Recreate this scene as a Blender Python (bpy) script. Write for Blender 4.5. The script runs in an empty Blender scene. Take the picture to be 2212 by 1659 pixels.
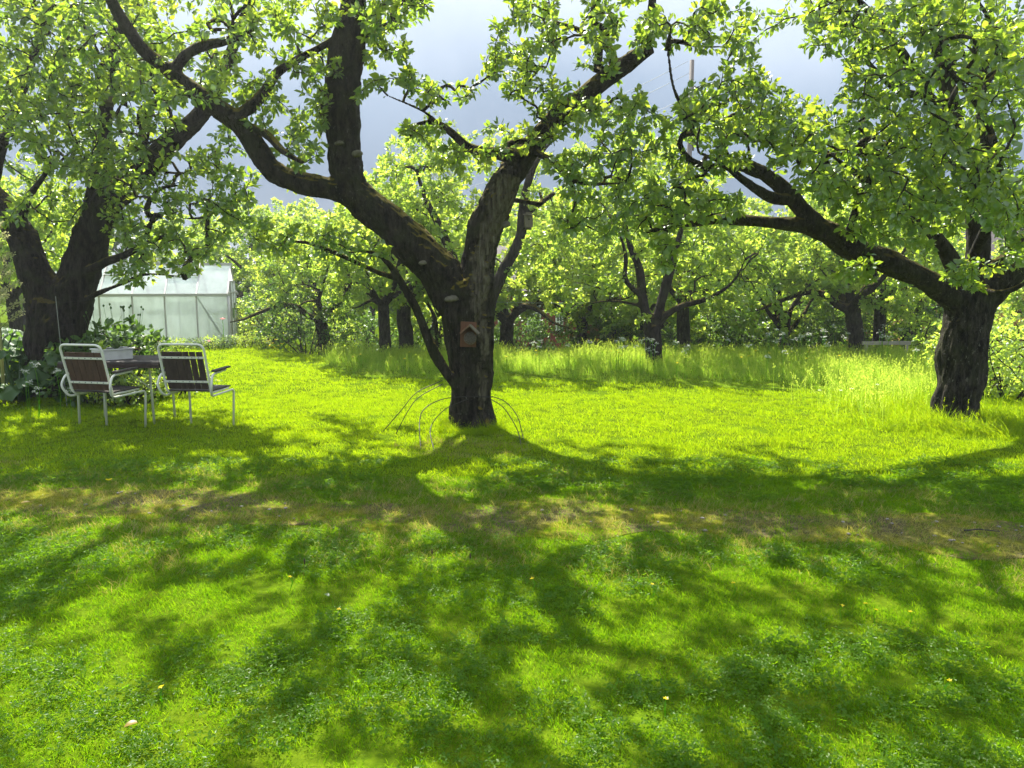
import bpy, math, random
import numpy as np
from mathutils import Vector, Matrix, noise as mnoise
from mathutils.bvhtree import BVHTree

# ------------------------------------------------------------------ camera, sky, sun, exposure
S = bpy.context.scene
COL = S.collection
CAM_H = 1.6
PITCH = math.radians(7.55)
FPX = 1671.0
cd = bpy.data.cameras.new('camera')
cam = bpy.data.objects.new('camera', cd)
COL.objects.link(cam)
cam.location = (0, 0, CAM_H)
cam.rotation_euler = (math.pi / 2 - PITCH, 0, 0)
cd.sensor_width = 36.0
cd.lens = 36.0 * FPX / 2212.0
cd.clip_start = 0.05
cd.clip_end = 2000
S.camera = cam

SUN_EL, SUN_AZ = math.radians(51), math.radians(-20)     # azimuth from +Y, positive towards +X
w = bpy.data.worlds.new('World')
S.world = w
w.use_nodes = True
nt = w.node_tree
nt.nodes.clear()
N = nt.nodes.new
out = N('ShaderNodeOutputWorld')
bg = N('ShaderNodeBackground')
bg.inputs['Strength'].default_value = 0.13
sky = N('ShaderNodeTexSky')
sky.sky_type = 'NISHITA'
sky.sun_disc = False
sky.sun_elevation = SUN_EL
sky.sun_rotation = SUN_AZ
tc = N('ShaderNodeTexCoord')
sep = N('ShaderNodeSeparateXYZ')
nz = N('ShaderNodeTexNoise')
nz.inputs['Scale'].default_value = 2.2
nz.inputs['Detail'].default_value = 5
nz.inputs['Roughness'].default_value = 0.55
ramp = N('ShaderNodeValToRGB')                            # the rain cloud bank behind the garden, pale above, slate below
ramp.color_ramp.elements[0].position = 0.0
ramp.color_ramp.elements[0].color = (0.36, 0.56, 0.88, 1)
ramp.color_ramp.elements[1].position = 1.0
ramp.color_ramp.elements[1].color = (5.6, 6.1, 7.0, 1)
e = ramp.color_ramp.elements.new(0.14); e.color = (0.66, 0.94, 1.36, 1)
e = ramp.color_ramp.elements.new(0.28); e.color = (1.22, 1.58, 2.10, 1)
e = ramp.color_ramp.elements.new(0.44); e.color = (2.5, 2.85, 3.35, 1)
add = N('ShaderNodeMath'); add.operation = 'MULTIPLY_ADD'
mul = N('ShaderNodeMath'); mul.operation = 'MULTIPLY_ADD'
mul.inputs[1].default_value = 1.3; mul.inputs[2].default_value = 0.0
add.inputs[1].default_value = 0.34
mixc = N('ShaderNodeMix'); mixc.data_type = 'RGBA'
mr = N('ShaderNodeMapRange')
mr.inputs['From Min'].default_value = 0.35; mr.inputs['From Max'].default_value = 0.75
mr.inputs['To Min'].default_value = 1.0; mr.inputs['To Max'].default_value = 0.6
L = nt.links.new
L(tc.outputs['Generated'], sep.inputs[0])
L(tc.outputs['Generated'], nz.inputs['Vector'])
L(sep.outputs['Z'], mul.inputs[0])
nz0 = N('ShaderNodeMath'); nz0.operation = 'SUBTRACT'; nz0.inputs[1].default_value = 0.5
L(nz.outputs['Fac'], nz0.inputs[0])
L(nz0.outputs[0], add.inputs[0])
L(mul.outputs[0], add.inputs[2])
L(add.outputs[0], ramp.inputs['Fac'])
L(sep.outputs['Z'], mr.inputs['Value'])
L(mr.outputs[0], mixc.inputs['Factor'])
L(sky.outputs['Color'], mixc.inputs[6])
L(ramp.outputs['Color'], mixc.inputs[7])
L(mixc.outputs[2], bg.inputs['Color'])
L(bg.outputs[0], out.inputs['Surface'])

sd = bpy.data.lights.new('sun', 'SUN')
sd.energy = 5.0
sd.angle = math.radians(0.5)
sd.color = (1.0, 0.95, 0.84)
sun = bpy.data.objects.new('sun', sd)
COL.objects.link(sun)
sdir = Vector((math.sin(SUN_AZ) * math.cos(SUN_EL), math.cos(SUN_AZ) * math.cos(SUN_EL), math.sin(SUN_EL)))
sun.rotation_euler = sdir.to_track_quat('Z', 'Y').to_euler()
sun.location = sdir * 60

S.view_settings.view_transform = 'Standard'
S.view_settings.look = 'None'
S.view_settings.exposure = 1.42
S.view_settings.gamma = 1
S.view_settings.use_curve_mapping = False
S.render.engine = 'CYCLES'
S.cycles.max_bounces = 7
S.cycles.diffuse_bounces = 4
S.cycles.glossy_bounces = 2
S.cycles.transmission_bounces = 5
S.cycles.transparent_max_bounces = 10
S.cycles.sample_clamp_indirect = 6
S.cycles.caustics_reflective = False
S.cycles.caustics_refractive = False

random.seed(4)
RNG = np.random.default_rng(11)
U = random.uniform
CP, SP = math.cos(PITCH), math.sin(PITCH)

def P(u, v, d):
    """a point of the place seen at (u, v) of the survey picture, d metres away along the ground"""
    x = (u - 1106.0) / FPX
    y = -(v - 829.5) / FPX
    ry = CP + y * SP
    rz = -SP + y * CP
    k = d / ry
    return Vector((x * k, d, CAM_H + rz * k))

def G(u, v):
    y = -(v - 829.5) / FPX
    ry = CP + y * SP
    rz = -SP + y * CP
    d = -CAM_H / rz * ry
    return P(u, v, d)

def sstep(a, b, x):
    t = np.clip((x - a) / (b - a), 0, 1)
    return t * t * (3 - 2 * t)

def gz(x, y):
    """height of the ground: flat lawn, falling away behind the meadow"""
    return -1.3 * sstep(15.5, 24, np.asarray(y, float)) * sstep(-6.5, -3.0, np.asarray(x, float))

# ------------------------------------------------------------------ mesh helpers
def npmesh(name, V, F, mats, attrs=None, smooth=False, midx=None):
    """V (n,3), F (m,k) -> mesh, fast"""
    V = np.asarray(V, np.float32); F = np.asarray(F, np.int32)
    me = bpy.data.meshes.new(name)
    n, (m, k) = len(V), F.shape
    me.vertices.add(n); me.vertices.foreach_set('co', V.ravel())
    me.loops.add(m * k); me.loops.foreach_set('vertex_index', F.ravel())
    me.polygons.add(m)
    me.polygons.foreach_set('loop_start', np.arange(0, m * k, k, dtype=np.int32))
    me.polygons.foreach_set('use_smooth', np.full(m, smooth, bool))
    if midx is not None:
        me.polygons.foreach_set('material_index', np.asarray(midx, np.int32))
    for mt in (mats if isinstance(mats, (list, tuple)) else [mats]):
        me.materials.append(mt)
    if attrs:
        for an, arr in attrs.items():
            a = me.attributes.new(an, 'FLOAT', 'POINT')
            a.data.foreach_set('value', np.asarray(arr, np.float32))
    me.update(calc_edges=True)
    return me

class MB:
    """collects boxes, tubes and lathes for one mesh"""
    def __init__(s):
        s.v = []; s.f = []
    def add(s, vs, fs):
        o = len(s.v)
        s.v += [tuple(p) for p in vs]
        s.f += [tuple(i + o for i in q) for q in fs]
    def box(s, c, d, R=None, jit=0.0):
        c = Vector(c); hx, hy, hz = d[0] / 2, d[1] / 2, d[2] / 2
        vs = []
        for x in (-hx, hx):
            for y in (-hy, hy):
                for z in (-hz, hz):
                    p = Vector((x + U(-jit, jit), y + U(-jit, jit), z + U(-jit, jit)))
                    if R is not None: p = R @ p
                    vs.append(c + p)
        s.add(vs, [(0, 1, 3, 2), (4, 6, 7, 5), (0, 4, 5, 1), (2, 3, 7, 6), (0, 2, 6, 4), (1, 5, 7, 3)])
    def tube(s, pts, r, n=8, cap=True):
        pts = [Vector(p) for p in pts]
        m = len(pts)
        rs = [r] * m if isinstance(r, (int, float)) else list(r)
        T = [(pts[min(i + 1, m - 1)] - pts[max(i - 1, 0)]).normalized() for i in range(m)]
        a = T[0].orthogonal().normalized()
        vs = []
        for i in range(m):
            a = (a - T[i] * a.dot(T[i]))
            a = a.normalized() if a.length > 1e-6 else T[i].orthogonal().normalized()
            b = T[i].cross(a)
            for k in range(n):
                t = 2 * math.pi * k / n
                vs.append(pts[i] + (a * math.cos(t) + b * math.sin(t)) * rs[i])
        fs = []
        for i in range(m - 1):
            for k in range(n):
                k2 = (k + 1) % n
                fs.append((i * n + k, i * n + k2, (i + 1) * n + k2, (i + 1) * n + k))
        if cap:
            fs.append(tuple(range(n))[::-1]); fs.append(tuple((m - 1) * n + k for k in range(n)))
        s.add(vs, fs)
    def lathe(s, prof, n=10, M=None):
        vs = []; fs = []
        for (r, z) in prof:
            for k in range(n):
                t = 2 * math.pi * k / n
                p = Vector((r * math.cos(t), r * math.sin(t), z))
                vs.append(M @ p if M is not None else p)
        for i in range(len(prof) - 1):
            for k in range(n):
                k2 = (k + 1) % n
                fs.append((i * n + k, i * n + k2, (i + 1) * n + k2, (i + 1) * n + k))
        fs.append(tuple(range(n))[::-1]); fs.append(tuple((len(prof) - 1) * n + k for k in range(n)))
        s.add(vs, fs)
    def mesh(s, name, mat, smooth=False):
        me = bpy.data.meshes.new(name)
        me.from_pydata(s.v, [], s.f)
        me.materials.append(mat)
        if smooth:
            me.polygons.foreach_set('use_smooth', [True] * len(me.polygons))
        me.update()
        return me
    def build(s, name, mat, parent=None, smooth=False, bevel=0.0):
        o = link(name, s.mesh(name, mat, smooth), parent)
        if bevel:
            md = o.modifiers.new('edge', 'BEVEL'); md.width = bevel; md.segments = 2; md.limit_method = 'ANGLE'
        return o

def link(name, me, parent=None, loc=None):
    o = bpy.data.objects.new(name, me)
    COL.objects.link(o)
    if parent is not None: o.parent = parent
    if loc is not None: o.location = loc
    return o

def tag(o, label=None, cat=None, group=None, kind=None):
    if label: o['label'] = label
    if cat: o['category'] = cat
    if group: o['group'] = group
    if kind: o['kind'] = kind
    return o

def thing(name, label, cat, loc=(0, 0, 0), rz=0.0, group=None):
    o = bpy.data.objects.new(name, None)
    COL.objects.link(o)
    o.empty_display_size = 0.2
    o.location = loc; o.rotation_euler = (0, 0, rz)
    return tag(o, label, cat, group)

def copy_tree(o, parent=None):
    c = o.copy(); COL.objects.link(c)
    if parent is not None: c.parent = parent
    for ch in list(o.children):
        copy_tree(ch, c)
    return c

def spline(pts, step=0.08):
    """Catmull-Rom through rows (x,y,z,r...) resampled"""
    A = np.asarray(pts, float)
    A = np.vstack([2 * A[0] - A[1], A, 2 * A[-1] - A[-2]])
    outp = []
    for i in range(1, len(A) - 2):
        p0, p1, p2, p3 = A[i - 1], A[i], A[i + 1], A[i + 2]
        k = max(2, int(np.linalg.norm((p2 - p1)[:3]) / step))
        for j in range(k):
            t = j / k
            outp.append(0.5 * ((2 * p1) + (-p0 + p2) * t + (2 * p0 - 5 * p1 + 4 * p2 - p3) * t * t + (-p0 + 3 * p1 - 3 * p2 + p3) * t ** 3))
    outp.append(A[-2])
    return np.array(outp)

def rounded(pts, rad, seg=5):
    """polyline with its corners rounded"""
    pts = [Vector(p) for p in pts]
    o = [pts[0]]
    for i in range(1, len(pts) - 1):
        a, b, c = pts[i - 1], pts[i], pts[i + 1]
        d1, d2 = (a - b), (c - b)
        r = min(rad, d1.length * .49, d2.length * .49)
        p, q = b + d1.normalized() * r, b + d2.normalized() * r
        for k in range(seg + 1):
            t = k / seg
            o.append(p * (1 - t) ** 2 + b * 2 * t * (1 - t) + q * t * t)
    o.append(pts[-1])
    return o

# ------------------------------------------------------------------ materials
def newmat(name):
    m = bpy.data.materials.new(name); m.use_nodes = True
    t = m.node_tree
    t.nodes.clear()
    o = t.nodes.new('ShaderNodeOutputMaterial')
    return m, t, o

def noise_node(t, vec, scale, detail=4, rough=0.55, stretch=None):
    n = t.nodes.new('ShaderNodeTexNoise')
    n.inputs['Scale'].default_value = scale
    n.inputs['Detail'].default_value = detail
    n.inputs['Roughness'].default_value = rough
    if stretch is not None:
        mp = t.nodes.new('ShaderNodeMapping')
        mp.inputs['Scale'].default_value = stretch
        t.links.new(vec, mp.inputs['Vector'])
        vec = mp.outputs[0]
    t.links.new(vec, n.inputs['Vector'])
    return n

def cramp(t, fac, stops):
    r = t.nodes.new('ShaderNodeValToRGB')
    el = r.color_ramp.elements
    el[0].position, el[0].color = stops[0][0], (*stops[0][1], 1)
    el[1].position, el[1].color = stops[-1][0], (*stops[-1][1], 1)
    for p, c in stops[1:-1]:
        x = el.new(p); x.color = (*c, 1)
    t.links.new(fac, r.inputs['Fac'])
    return r

def mixrgb(t, fac, a, b):
    m = t.nodes.new('ShaderNodeMix'); m.data_type = 'RGBA'
    for s_, i in ((fac, 0), (a, 6), (b, 7)):
        if isinstance(s_, (int, float)): m.inputs[i].default_value = s_
        elif isinstance(s_, tuple): m.inputs[i].default_value = (*s_, 1)
        else: t.links.new(s_, m.inputs[i])
    return m.outputs[2]

def principled(t, o, col, rough=0.8, bump=None, bstr=0.3, bdist=0.02, metallic=0.0, spec=0.3):
    b = t.nodes.new('ShaderNodeBsdfPrincipled')
    if isinstance(col, tuple): b.inputs['Base Color'].default_value = (*col, 1)
    else: t.links.new(col, b.inputs['Base Color'])
    b.inputs['Roughness'].default_value = rough
    b.inputs['Metallic'].default_value = metallic
    b.inputs['Specular IOR Level'].default_value = spec
    if bump is not None:
        bp = t.nodes.new('ShaderNodeBump')
        bp.inputs['Strength'].default_value = bstr
        bp.inputs['Distance'].default_value = bdist
        t.links.new(bump, bp.inputs['Height'])
        t.links.new(bp.outputs[0], b.inputs['Normal'])
    t.links.new(b.outputs[0], o.inputs['Surface'])
    return b

def leaf_mat(name, dif, dif2, tra, tra2, gloss=0.07, rough=0.38, tfac=0.5):
    """leaf blade: a diffuse face, light shining through it and a waxy glint; hue varies leaf by leaf"""
    m, t, o = newmat(name)
    at = t.nodes.new('ShaderNodeAttribute'); at.attribute_name = 'rnd'
    d = t.nodes.new('ShaderNodeBsdfDiffuse'); tr = t.nodes.new('ShaderNodeBsdfTranslucent')
    g = t.nodes.new('ShaderNodeBsdfGlossy'); g.inputs['Roughness'].default_value = rough
    t.links.new(mixrgb(t, at.outputs['Fac'], dif, dif2), d.inputs['Color'])
    t.links.new(mixrgb(t, at.outputs['Fac'], tra, tra2), tr.inputs['Color'])
    g.inputs['Color'].default_value = (0.9, 0.95, 0.9, 1)
    m1 = t.nodes.new('ShaderNodeMixShader'); m1.inputs[0].default_value = tfac
    t.links.new(d.outputs[0], m1.inputs[1]); t.links.new(tr.outputs[0], m1.inputs[2])
    m2 = t.nodes.new('ShaderNodeMixShader'); m2.inputs[0].default_value = gloss
    t.links.new(m1.outputs[0], m2.inputs[1]); t.links.new(g.outputs[0], m2.inputs[2])
    t.links.new(m2.outputs[0], o.inputs['Surface'])
    return m

def bark_mat(name, c1, c2, lichen=0.5, moss=0.6, dead=False):
    m, t, o = newmat(name)
    tcn = t.nodes.new('ShaderNodeTexCoord'); vec = tcn.outputs['Object']
    n1 = noise_node(t, vec, 17, 7, 0.72, (1, 1, 0.3))
    n2 = noise_node(t, vec, 42, 5, 0.65, (1, 1, 0.35))
    col = cramp(t, n1.outputs['Fac'], [(0.40, c1), (0.62, c2)]).outputs['Color']
    al = noise_node(t, vec, 4, 4, 0.6)
    am = cramp(t, al.outputs['Fac'], [(0.48, (0, 0, 0)), (0.66, (0.55,) * 3)])
    col = mixrgb(t, am.outputs['Color'], col, (0.045, 0.052, 0.018))
    ln = noise_node(t, vec, 30, 5, 0.75, (1, 1, 0.55))
    lm = cramp(t, ln.outputs['Fac'], [(0.70 - 0.14 * lichen, (0, 0, 0)), (0.78 - 0.12 * lichen, (0.85, 0.85, 0.85))])
    col = mixrgb(t, lm.outputs['Color'], col, (0.26, 0.25, 0.205))
    height = n2.outputs['Fac']
    if dead:
        at = t.nodes.new('ShaderNodeAttribute'); at.attribute_name = 'dead'
        wv = noise_node(t, vec, 24, 6, 0.65, (1, 1, 0.12))
        dc = cramp(t, wv.outputs['Fac'], [(0.36, (0.03, 0.023, 0.016)), (0.50, (0.125, 0.105, 0.075)), (0.68, (0.25, 0.22, 0.165))])
        col = mixrgb(t, at.outputs['Fac'], col, dc.outputs['Color'])
    ge = t.nodes.new('ShaderNodeNewGeometry')
    sp = t.nodes.new('ShaderNodeSeparateXYZ'); t.links.new(ge.outputs['Normal'], sp.inputs[0])
    mn = noise_node(t, vec, 5, 4, 0.6)
    ad = t.nodes.new('ShaderNodeMath'); ad.operation = 'ADD'
    t.links.new(sp.outputs['Z'], ad.inputs[0]); t.links.new(mn.outputs['Fac'], ad.inputs[1])
    mm = cramp(t, ad.outputs[0], [(0.98, (0, 0, 0)), (1.0, (moss,) * 3)])
    sc = t.nodes.new('ShaderNodeMath'); sc.operation = 'MULTIPLY'; sc.inputs[1].default_value = 0.86
    t.links.new(ad.outputs[0], sc.inputs[0])
    mm = cramp(t, sc.outputs[0], [(0.80, (0, 0, 0)), (0.98, (moss,) * 3)])
    mossc = cramp(t, n2.outputs['Fac'], [(0.3, (0.11, 0.10, 0.014)), (0.7, (0.30, 0.22, 0.025))])
    col = mixrgb(t, mm.outputs['Color'], col, mossc.outputs['Color'])
    principled(t, o, col, 0.9, height, 1.0, 0.06, spec=0.15)
    return m

def wood_mat(name, c1, c2, scale=8, stretch=(1, 1, 1), rough=0.75):
    m, t, o = newmat(name)
    tcn = t.nodes.new('ShaderNodeTexCoord')
    n1 = noise_node(t, tcn.outputs['Object'], scale, 6, 0.65, stretch)
    c = cramp(t, n1.outputs['Fac'], [(0.3, c1), (0.7, c2)])
    principled(t, o, c.outputs['Color'], rough, n1.outputs['Fac'], 0.4, 0.01)
    return m

def paint_mat(name, c, rough=0.45, dirt=(0.3, 0.28, 0.22), amount=0.35, scale=7):
    m, t, o = newmat(name)
    tcn = t.nodes.new('ShaderNodeTexCoord')
    n1 = noise_node(t, tcn.outputs['Object'], scale, 6, 0.7)
    f = cramp(t, n1.outputs['Fac'], [(0.5, (0, 0, 0)), (0.8, (amount,) * 3)])
    principled(t, o, mixrgb(t, f.outputs['Color'], c, dirt), rough)
    return m

M = {}
M['leaf'] = leaf_mat('apple_leaf', (0.058, 0.105, 0.032), (0.105, 0.15, 0.04), (0.32, 0.54, 0.04), (0.64, 0.78, 0.05), 0.07)
M['leaf_far'] = leaf_mat('orchard_leaf', (0.085, 0.14, 0.04), (0.15, 0.19, 0.055), (0.50, 0.74, 0.07), (0.76, 0.88, 0.10), 0.05, 0.38, 0.58)
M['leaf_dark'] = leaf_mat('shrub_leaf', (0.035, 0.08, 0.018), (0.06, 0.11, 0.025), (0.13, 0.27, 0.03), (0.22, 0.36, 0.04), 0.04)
M['leaf_birch'] = leaf_mat('birch_leaf', (0.09, 0.12, 0.05), (0.12, 0.15, 0.07), (0.22, 0.30, 0.10), (0.28, 0.36, 0.14), 0.04)
M['leaf_grey'] = leaf_mat('sage_leaf', (0.10, 0.16, 0.06), (0.14, 0.2, 0.09), (0.20, 0.32, 0.08), (0.25, 0.36, 0.1), 0.05)
M['rhubarb'] = leaf_mat('rhubarb_leaf', (0.04, 0.085, 0.03), (0.07, 0.13, 0.04), (0.13, 0.26, 0.04), (0.22, 0.38, 0.05), 0.035, 0.45, 0.42)
M['lime'] = leaf_mat('lime_leaf', (0.10, 0.17, 0.012), (0.16, 0.22, 0.015), (0.45, 0.62, 0.04), (0.62, 0.70, 0.05), 0.05)
M['grass'] = leaf_mat('grass_blade', (0.06, 0.12, 0.003), (0.11, 0.17, 0.004), (0.34, 0.55, 0.005), (0.57, 0.71, 0.008), 0.008, 0.4, 0.58)
M['grass_near'] = leaf_mat('shade_toned_grass_blade', (0.032, 0.082, 0.003), (0.062, 0.12, 0.004), (0.17, 0.40, 0.004), (0.35, 0.55, 0.006), 0.006, 0.4, 0.58)  # near blades coloured deeper green for the viewing angle and foreground shade
M['clover'] = leaf_mat('clover_leaf', (0.042, 0.10, 0.004), (0.075, 0.14, 0.006), (0.20, 0.44, 0.006), (0.32, 0.54, 0.01), 0.009, 0.35, 0.5)
M['dry'] = leaf_mat('dry_grass_blade', (0.13, 0.14, 0.03), (0.22, 0.18, 0.06), (0.46, 0.46, 0.05), (0.60, 0.48, 0.12), 0.05, 0.4, 0.5)
M['meadow'] = leaf_mat('meadow_blade', (0.05, 0.105, 0.006), (0.15, 0.19, 0.04), (0.30, 0.62, 0.010), (0.66, 0.82, 0.09), 0.015, 0.4, 0.6)
M['fallen'] = leaf_mat('fallen_leaf_blade', (0.30, 0.21, 0.05), (0.34, 0.24, 0.06), (0.2, 0.13, 0.03), (0.2, 0.13, 0.03), 0.02)
M['cream'] = leaf_mat('cream_bloom', (0.45, 0.45, 0.22), (0.55, 0.53, 0.3), (0.5, 0.5, 0.22), (0.6, 0.58, 0.3), 0.02)
M['white'] = leaf_mat('white_bloom', (0.75, 0.76, 0.7), (0.8, 0.8, 0.76), (0.6, 0.62, 0.5), (0.7, 0.7, 0.6), 0.02)
M['yellow'] = leaf_mat('yellow_bloom', (0.85, 0.66, 0.01), (0.85, 0.7, 0.02), (0.85, 0.66, 0.01), (0.85, 0.7, 0.02), 0.02)
M['pink'] = leaf_mat('pink_bloom', (0.7, 0.35, 0.38), (0.75, 0.45, 0.45), (0.6, 0.25, 0.3), (0.6, 0.3, 0.3), 0.02)
M['red'] = leaf_mat('poppy_bloom', (0.6, 0.04, 0.05), (0.65, 0.06, 0.06), (0.6, 0.05, 0.05), (0.6, 0.05, 0.05), 0.02)
M['bark'] = bark_mat('old_apple_bark', (0.007, 0.006, 0.0045), (0.062, 0.051, 0.039), 0.6, 0.85, True)
M['bark2'] = bark_mat('grey_apple_bark', (0.009, 0.008, 0.006), (0.072, 0.062, 0.048), 0.75, 0.5)
M['bark3'] = bark_mat('dark_apple_bark', (0.010, 0.008, 0.007), (0.058, 0.047, 0.038), 0.2, 0.4)
M['fungus'] = wood_mat('bracket_fungus_skin', (0.07, 0.058, 0.045), (0.20, 0.175, 0.14), 26)
M['white_tube'] = paint_mat('white_tube_paint', (0.72, 0.71, 0.62))
M['slat'] = wood_mat('brown_slat', (0.05, 0.026, 0.018), (0.10, 0.055, 0.036), 10, (3, 3, 0.25))
M['slat_grey'] = wood_mat('grey_slat', (0.035, 0.028, 0.024), (0.085, 0.072, 0.064), 9, (0.3, 3, 3))
M['slat_dark'] = wood_mat('dark_slat', (0.03, 0.02, 0.016), (0.062, 0.042, 0.032), 10, (3, 3, 0.25))
M['planter'] = paint_mat('planter_plastic', (0.62, 0.61, 0.57), 0.5, (0.3, 0.29, 0.25), 0.6, 5)
M['soil'] = wood_mat('soil', (0.02, 0.014, 0.01), (0.05, 0.036, 0.024), 20)
M['alu'] = paint_mat('aluminium_bar', (0.48, 0.45, 0.42), 0.4, (0.25, 0.22, 0.2), 0.5)
M['rod'] = paint_mat('dark_rod', (0.03, 0.026, 0.022), 0.6, (0.08, 0.06, 0.04), 0.5)
M['wire'] = paint_mat('galvanised_wire', (0.30, 0.30, 0.28), 0.5)
M['cable'] = paint_mat('cable', (0.35, 0.37, 0.4), 0.5)
M['hotel'] = wood_mat('orange_board', (0.10, 0.045, 0.024), (0.19, 0.085, 0.045), 12, (2, 1, 0.3))
M['hotel_roof'] = wood_mat('pale_roof_board', (0.15, 0.08, 0.048), (0.26, 0.15, 0.09), 14, (2, 1, 0.5))
M['reed'] = wood_mat('reed', (0.12, 0.10, 0.075), (0.24, 0.2, 0.155), 30)
M['hole'] = wood_mat('reed_hole', (0.01, 0.008, 0.006), (0.02, 0.016, 0.012), 30)
M['nest'] = wood_mat('weathered_board', (0.11, 0.09, 0.065), (0.2, 0.165, 0.12), 9, (2, 2, 0.3))
M['red_wall'] = wood_mat('red_board', (0.16, 0.032, 0.02), (0.25, 0.05, 0.03), 5, (1, 1, 0.2))
M['ochre_wall'] = wood_mat('ochre_board', (0.42, 0.22, 0.07), (0.52, 0.29, 0.10), 5, (1, 1, 0.2))
M['trim'] = paint_mat('white_trim', (0.75, 0.75, 0.72))
M['roof'] = wood_mat('roof_sheet', (0.06, 0.05, 0.045), (0.1, 0.085, 0.075), 6)
M['pole'] = wood_mat('pole_wood', (0.09, 0.075, 0.065), (0.15, 0.125, 0.11), 6, (1, 1, 0.1))
M['plank'] = wood_mat('pale_plank', (0.26, 0.23, 0.19), (0.38, 0.34, 0.28), 6, (0.3, 2, 2))

def glass_mat(name, tint, dif, tra, clear):
    m, t, o = newmat(name)
    tcn = t.nodes.new('ShaderNodeTexCoord')
    n1 = noise_node(t, tcn.outputs['Object'], 2.2, 6, 0.65, (1, 1, 0.5))
    c = cramp(t, n1.outputs['Fac'], [(0.3, tuple(0.72 * q for q in tint)), (0.65, tint)])
    d = t.nodes.new('ShaderNodeBsdfDiffuse'); tr = t.nodes.new('ShaderNodeBsdfTranslucent')
    tp = t.nodes.new('ShaderNodeBsdfTransparent'); g = t.nodes.new('ShaderNodeBsdfGlossy')
    g.inputs['Roughness'].default_value = 0.12
    t.links.new(c.outputs['Color'], d.inputs['Color']); t.links.new(c.outputs['Color'], tr.inputs['Color'])
    tp.inputs['Color'].default_value = (0.85, 0.95, 0.9, 1)
    a = t.nodes.new('ShaderNodeMixShader'); a.inputs[0].default_value = tra / (tra + dif)
    t.links.new(d.outputs[0], a.inputs[1]); t.links.new(tr.outputs[0], a.inputs[2])
    b = t.nodes.new('ShaderNodeMixShader'); b.inputs[0].default_value = clear
    t.links.new(a.outputs[0], b.inputs[1]); t.links.new(tp.outputs[0], b.inputs[2])
    k = t.nodes.new('ShaderNodeMixShader'); k.inputs[0].default_value = 0.10
    t.links.new(b.outputs[0], k.inputs[1]); t.links.new(g.outputs[0], k.inputs[2])
    t.links.new(k.outputs[0], o.inputs['Surface'])
    return m
M['pane'] = glass_mat('limewashed_glass', (0.96, 0.95, 0.97), 0.25, 0.75, 0.36)
M['roof_pane'] = glass_mat('roof_glass', (0.95, 0.95, 0.95), 0.3, 0.7, 0.4)
m_, t_, o_ = newmat('window_glass')
principled(t_, o_, (0.10, 0.12, 0.12), 0.08, spec=0.6)
M['win'] = m_

# the ground: short turf over earth, moss and earth along the worn track
def ground_mat(name, stops, scale, moss=None):
    m, t, o = newmat(name)
    tcn = t.nodes.new('ShaderNodeTexCoord'); vec = tcn.outputs['Object']
    n1 = noise_node(t, vec, scale, 6, 0.62)
    n2 = noise_node(t, vec, scale * 14, 5, 0.7)
    col = cramp(t, n2.outputs['Fac'], stops).outputs['Color']
    if moss:
        f = cramp(t, n1.outputs['Fac'], [(0.42, (0, 0, 0)), (0.58, (1, 1, 1))])
        col = mixrgb(t, f.outputs['Color'], col, cramp(t, n2.outputs['Fac'], moss).outputs['Color'])
    principled(t, o, col, 0.95, n2.outputs['Fac'], 0.6, 0.03, spec=0.0)
    return m
M['turf'] = ground_mat('turf', [(0.3, (0.04, 0.075, 0.004)), (0.5, (0.08, 0.135, 0.006)), (0.72, (0.13, 0.20, 0.008))], 1.4,
                       [(0.3, (0.045, 0.08, 0.004)), (0.7, (0.12, 0.17, 0.008))])
M['track'] = ground_mat('track_earth', [(0.3, (0.05, 0.042, 0.022)), (0.55, (0.10, 0.085, 0.042)), (0.75, (0.23, 0.195, 0.09))], 1.7,
                        [(0.3, (0.085, 0.095, 0.008)), (0.7, (0.21, 0.21, 0.02))])

# ------------------------------------------------------------------ ground and worn track
def grid(xs, ys, zf):
    X, Y = np.meshgrid(xs, ys)
    V = np.stack([X.ravel(), Y.ravel(), zf(X, Y).ravel()], 1)
    nx, ny = len(xs), len(ys)
    i = (np.arange(ny - 1)[:, None] * nx + np.arange(nx - 1)[None]).ravel()
    return V, np.stack([i, i + 1, i + nx + 1, i + nx], 1)
xs = np.concatenate([[-400, -150, -60], np.arange(-30, 30.1, 0.75), [60, 150, 400]])
ys = np.concatenate([[-200, -60, -15], np.arange(-5, 45.1, 0.75), [60, 100, 200, 400, 800]])
V, F = grid(xs, ys, gz)
tag(link('ground', npmesh('ground', V, F, M['turf'], smooth=True)), 'mown garden lawn lying flat below the old apple trees', None, kind='structure')

def track_c(x): return 5.12 - 0.075 * x - 0.012 * x * x * np.sign(x) + 0.05 * np.sin(1.7 * x)
def track_w(x): return 0.35 + 0.07 * np.sin(2.3 * x + 1) + 0.05 * np.sin(5.1 * x)
tx = np.arange(-9, 9.01, 0.12)
cols = 7
TV = []; 
for x in tx:
    for k in range(cols):
        s_ = k / (cols - 1) * 2 - 1
        TV.append((x, track_c(x) + s_ * track_w(x) + 0.04 * math.sin(9 * x + k * 2), 0.004 + 0.004 * (1 - s_ * s_)))
i = (np.arange(len(tx) - 1)[:, None] * cols + np.arange(cols - 1)[None]).ravel()
tag(link('path', npmesh('path', TV, np.stack([i, i + cols, i + cols + 1, i + 1], 1), M['track'], smooth=True)),
    'worn mossy brown track crossing the lawn in front of the trees', None, kind='structure')

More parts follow.
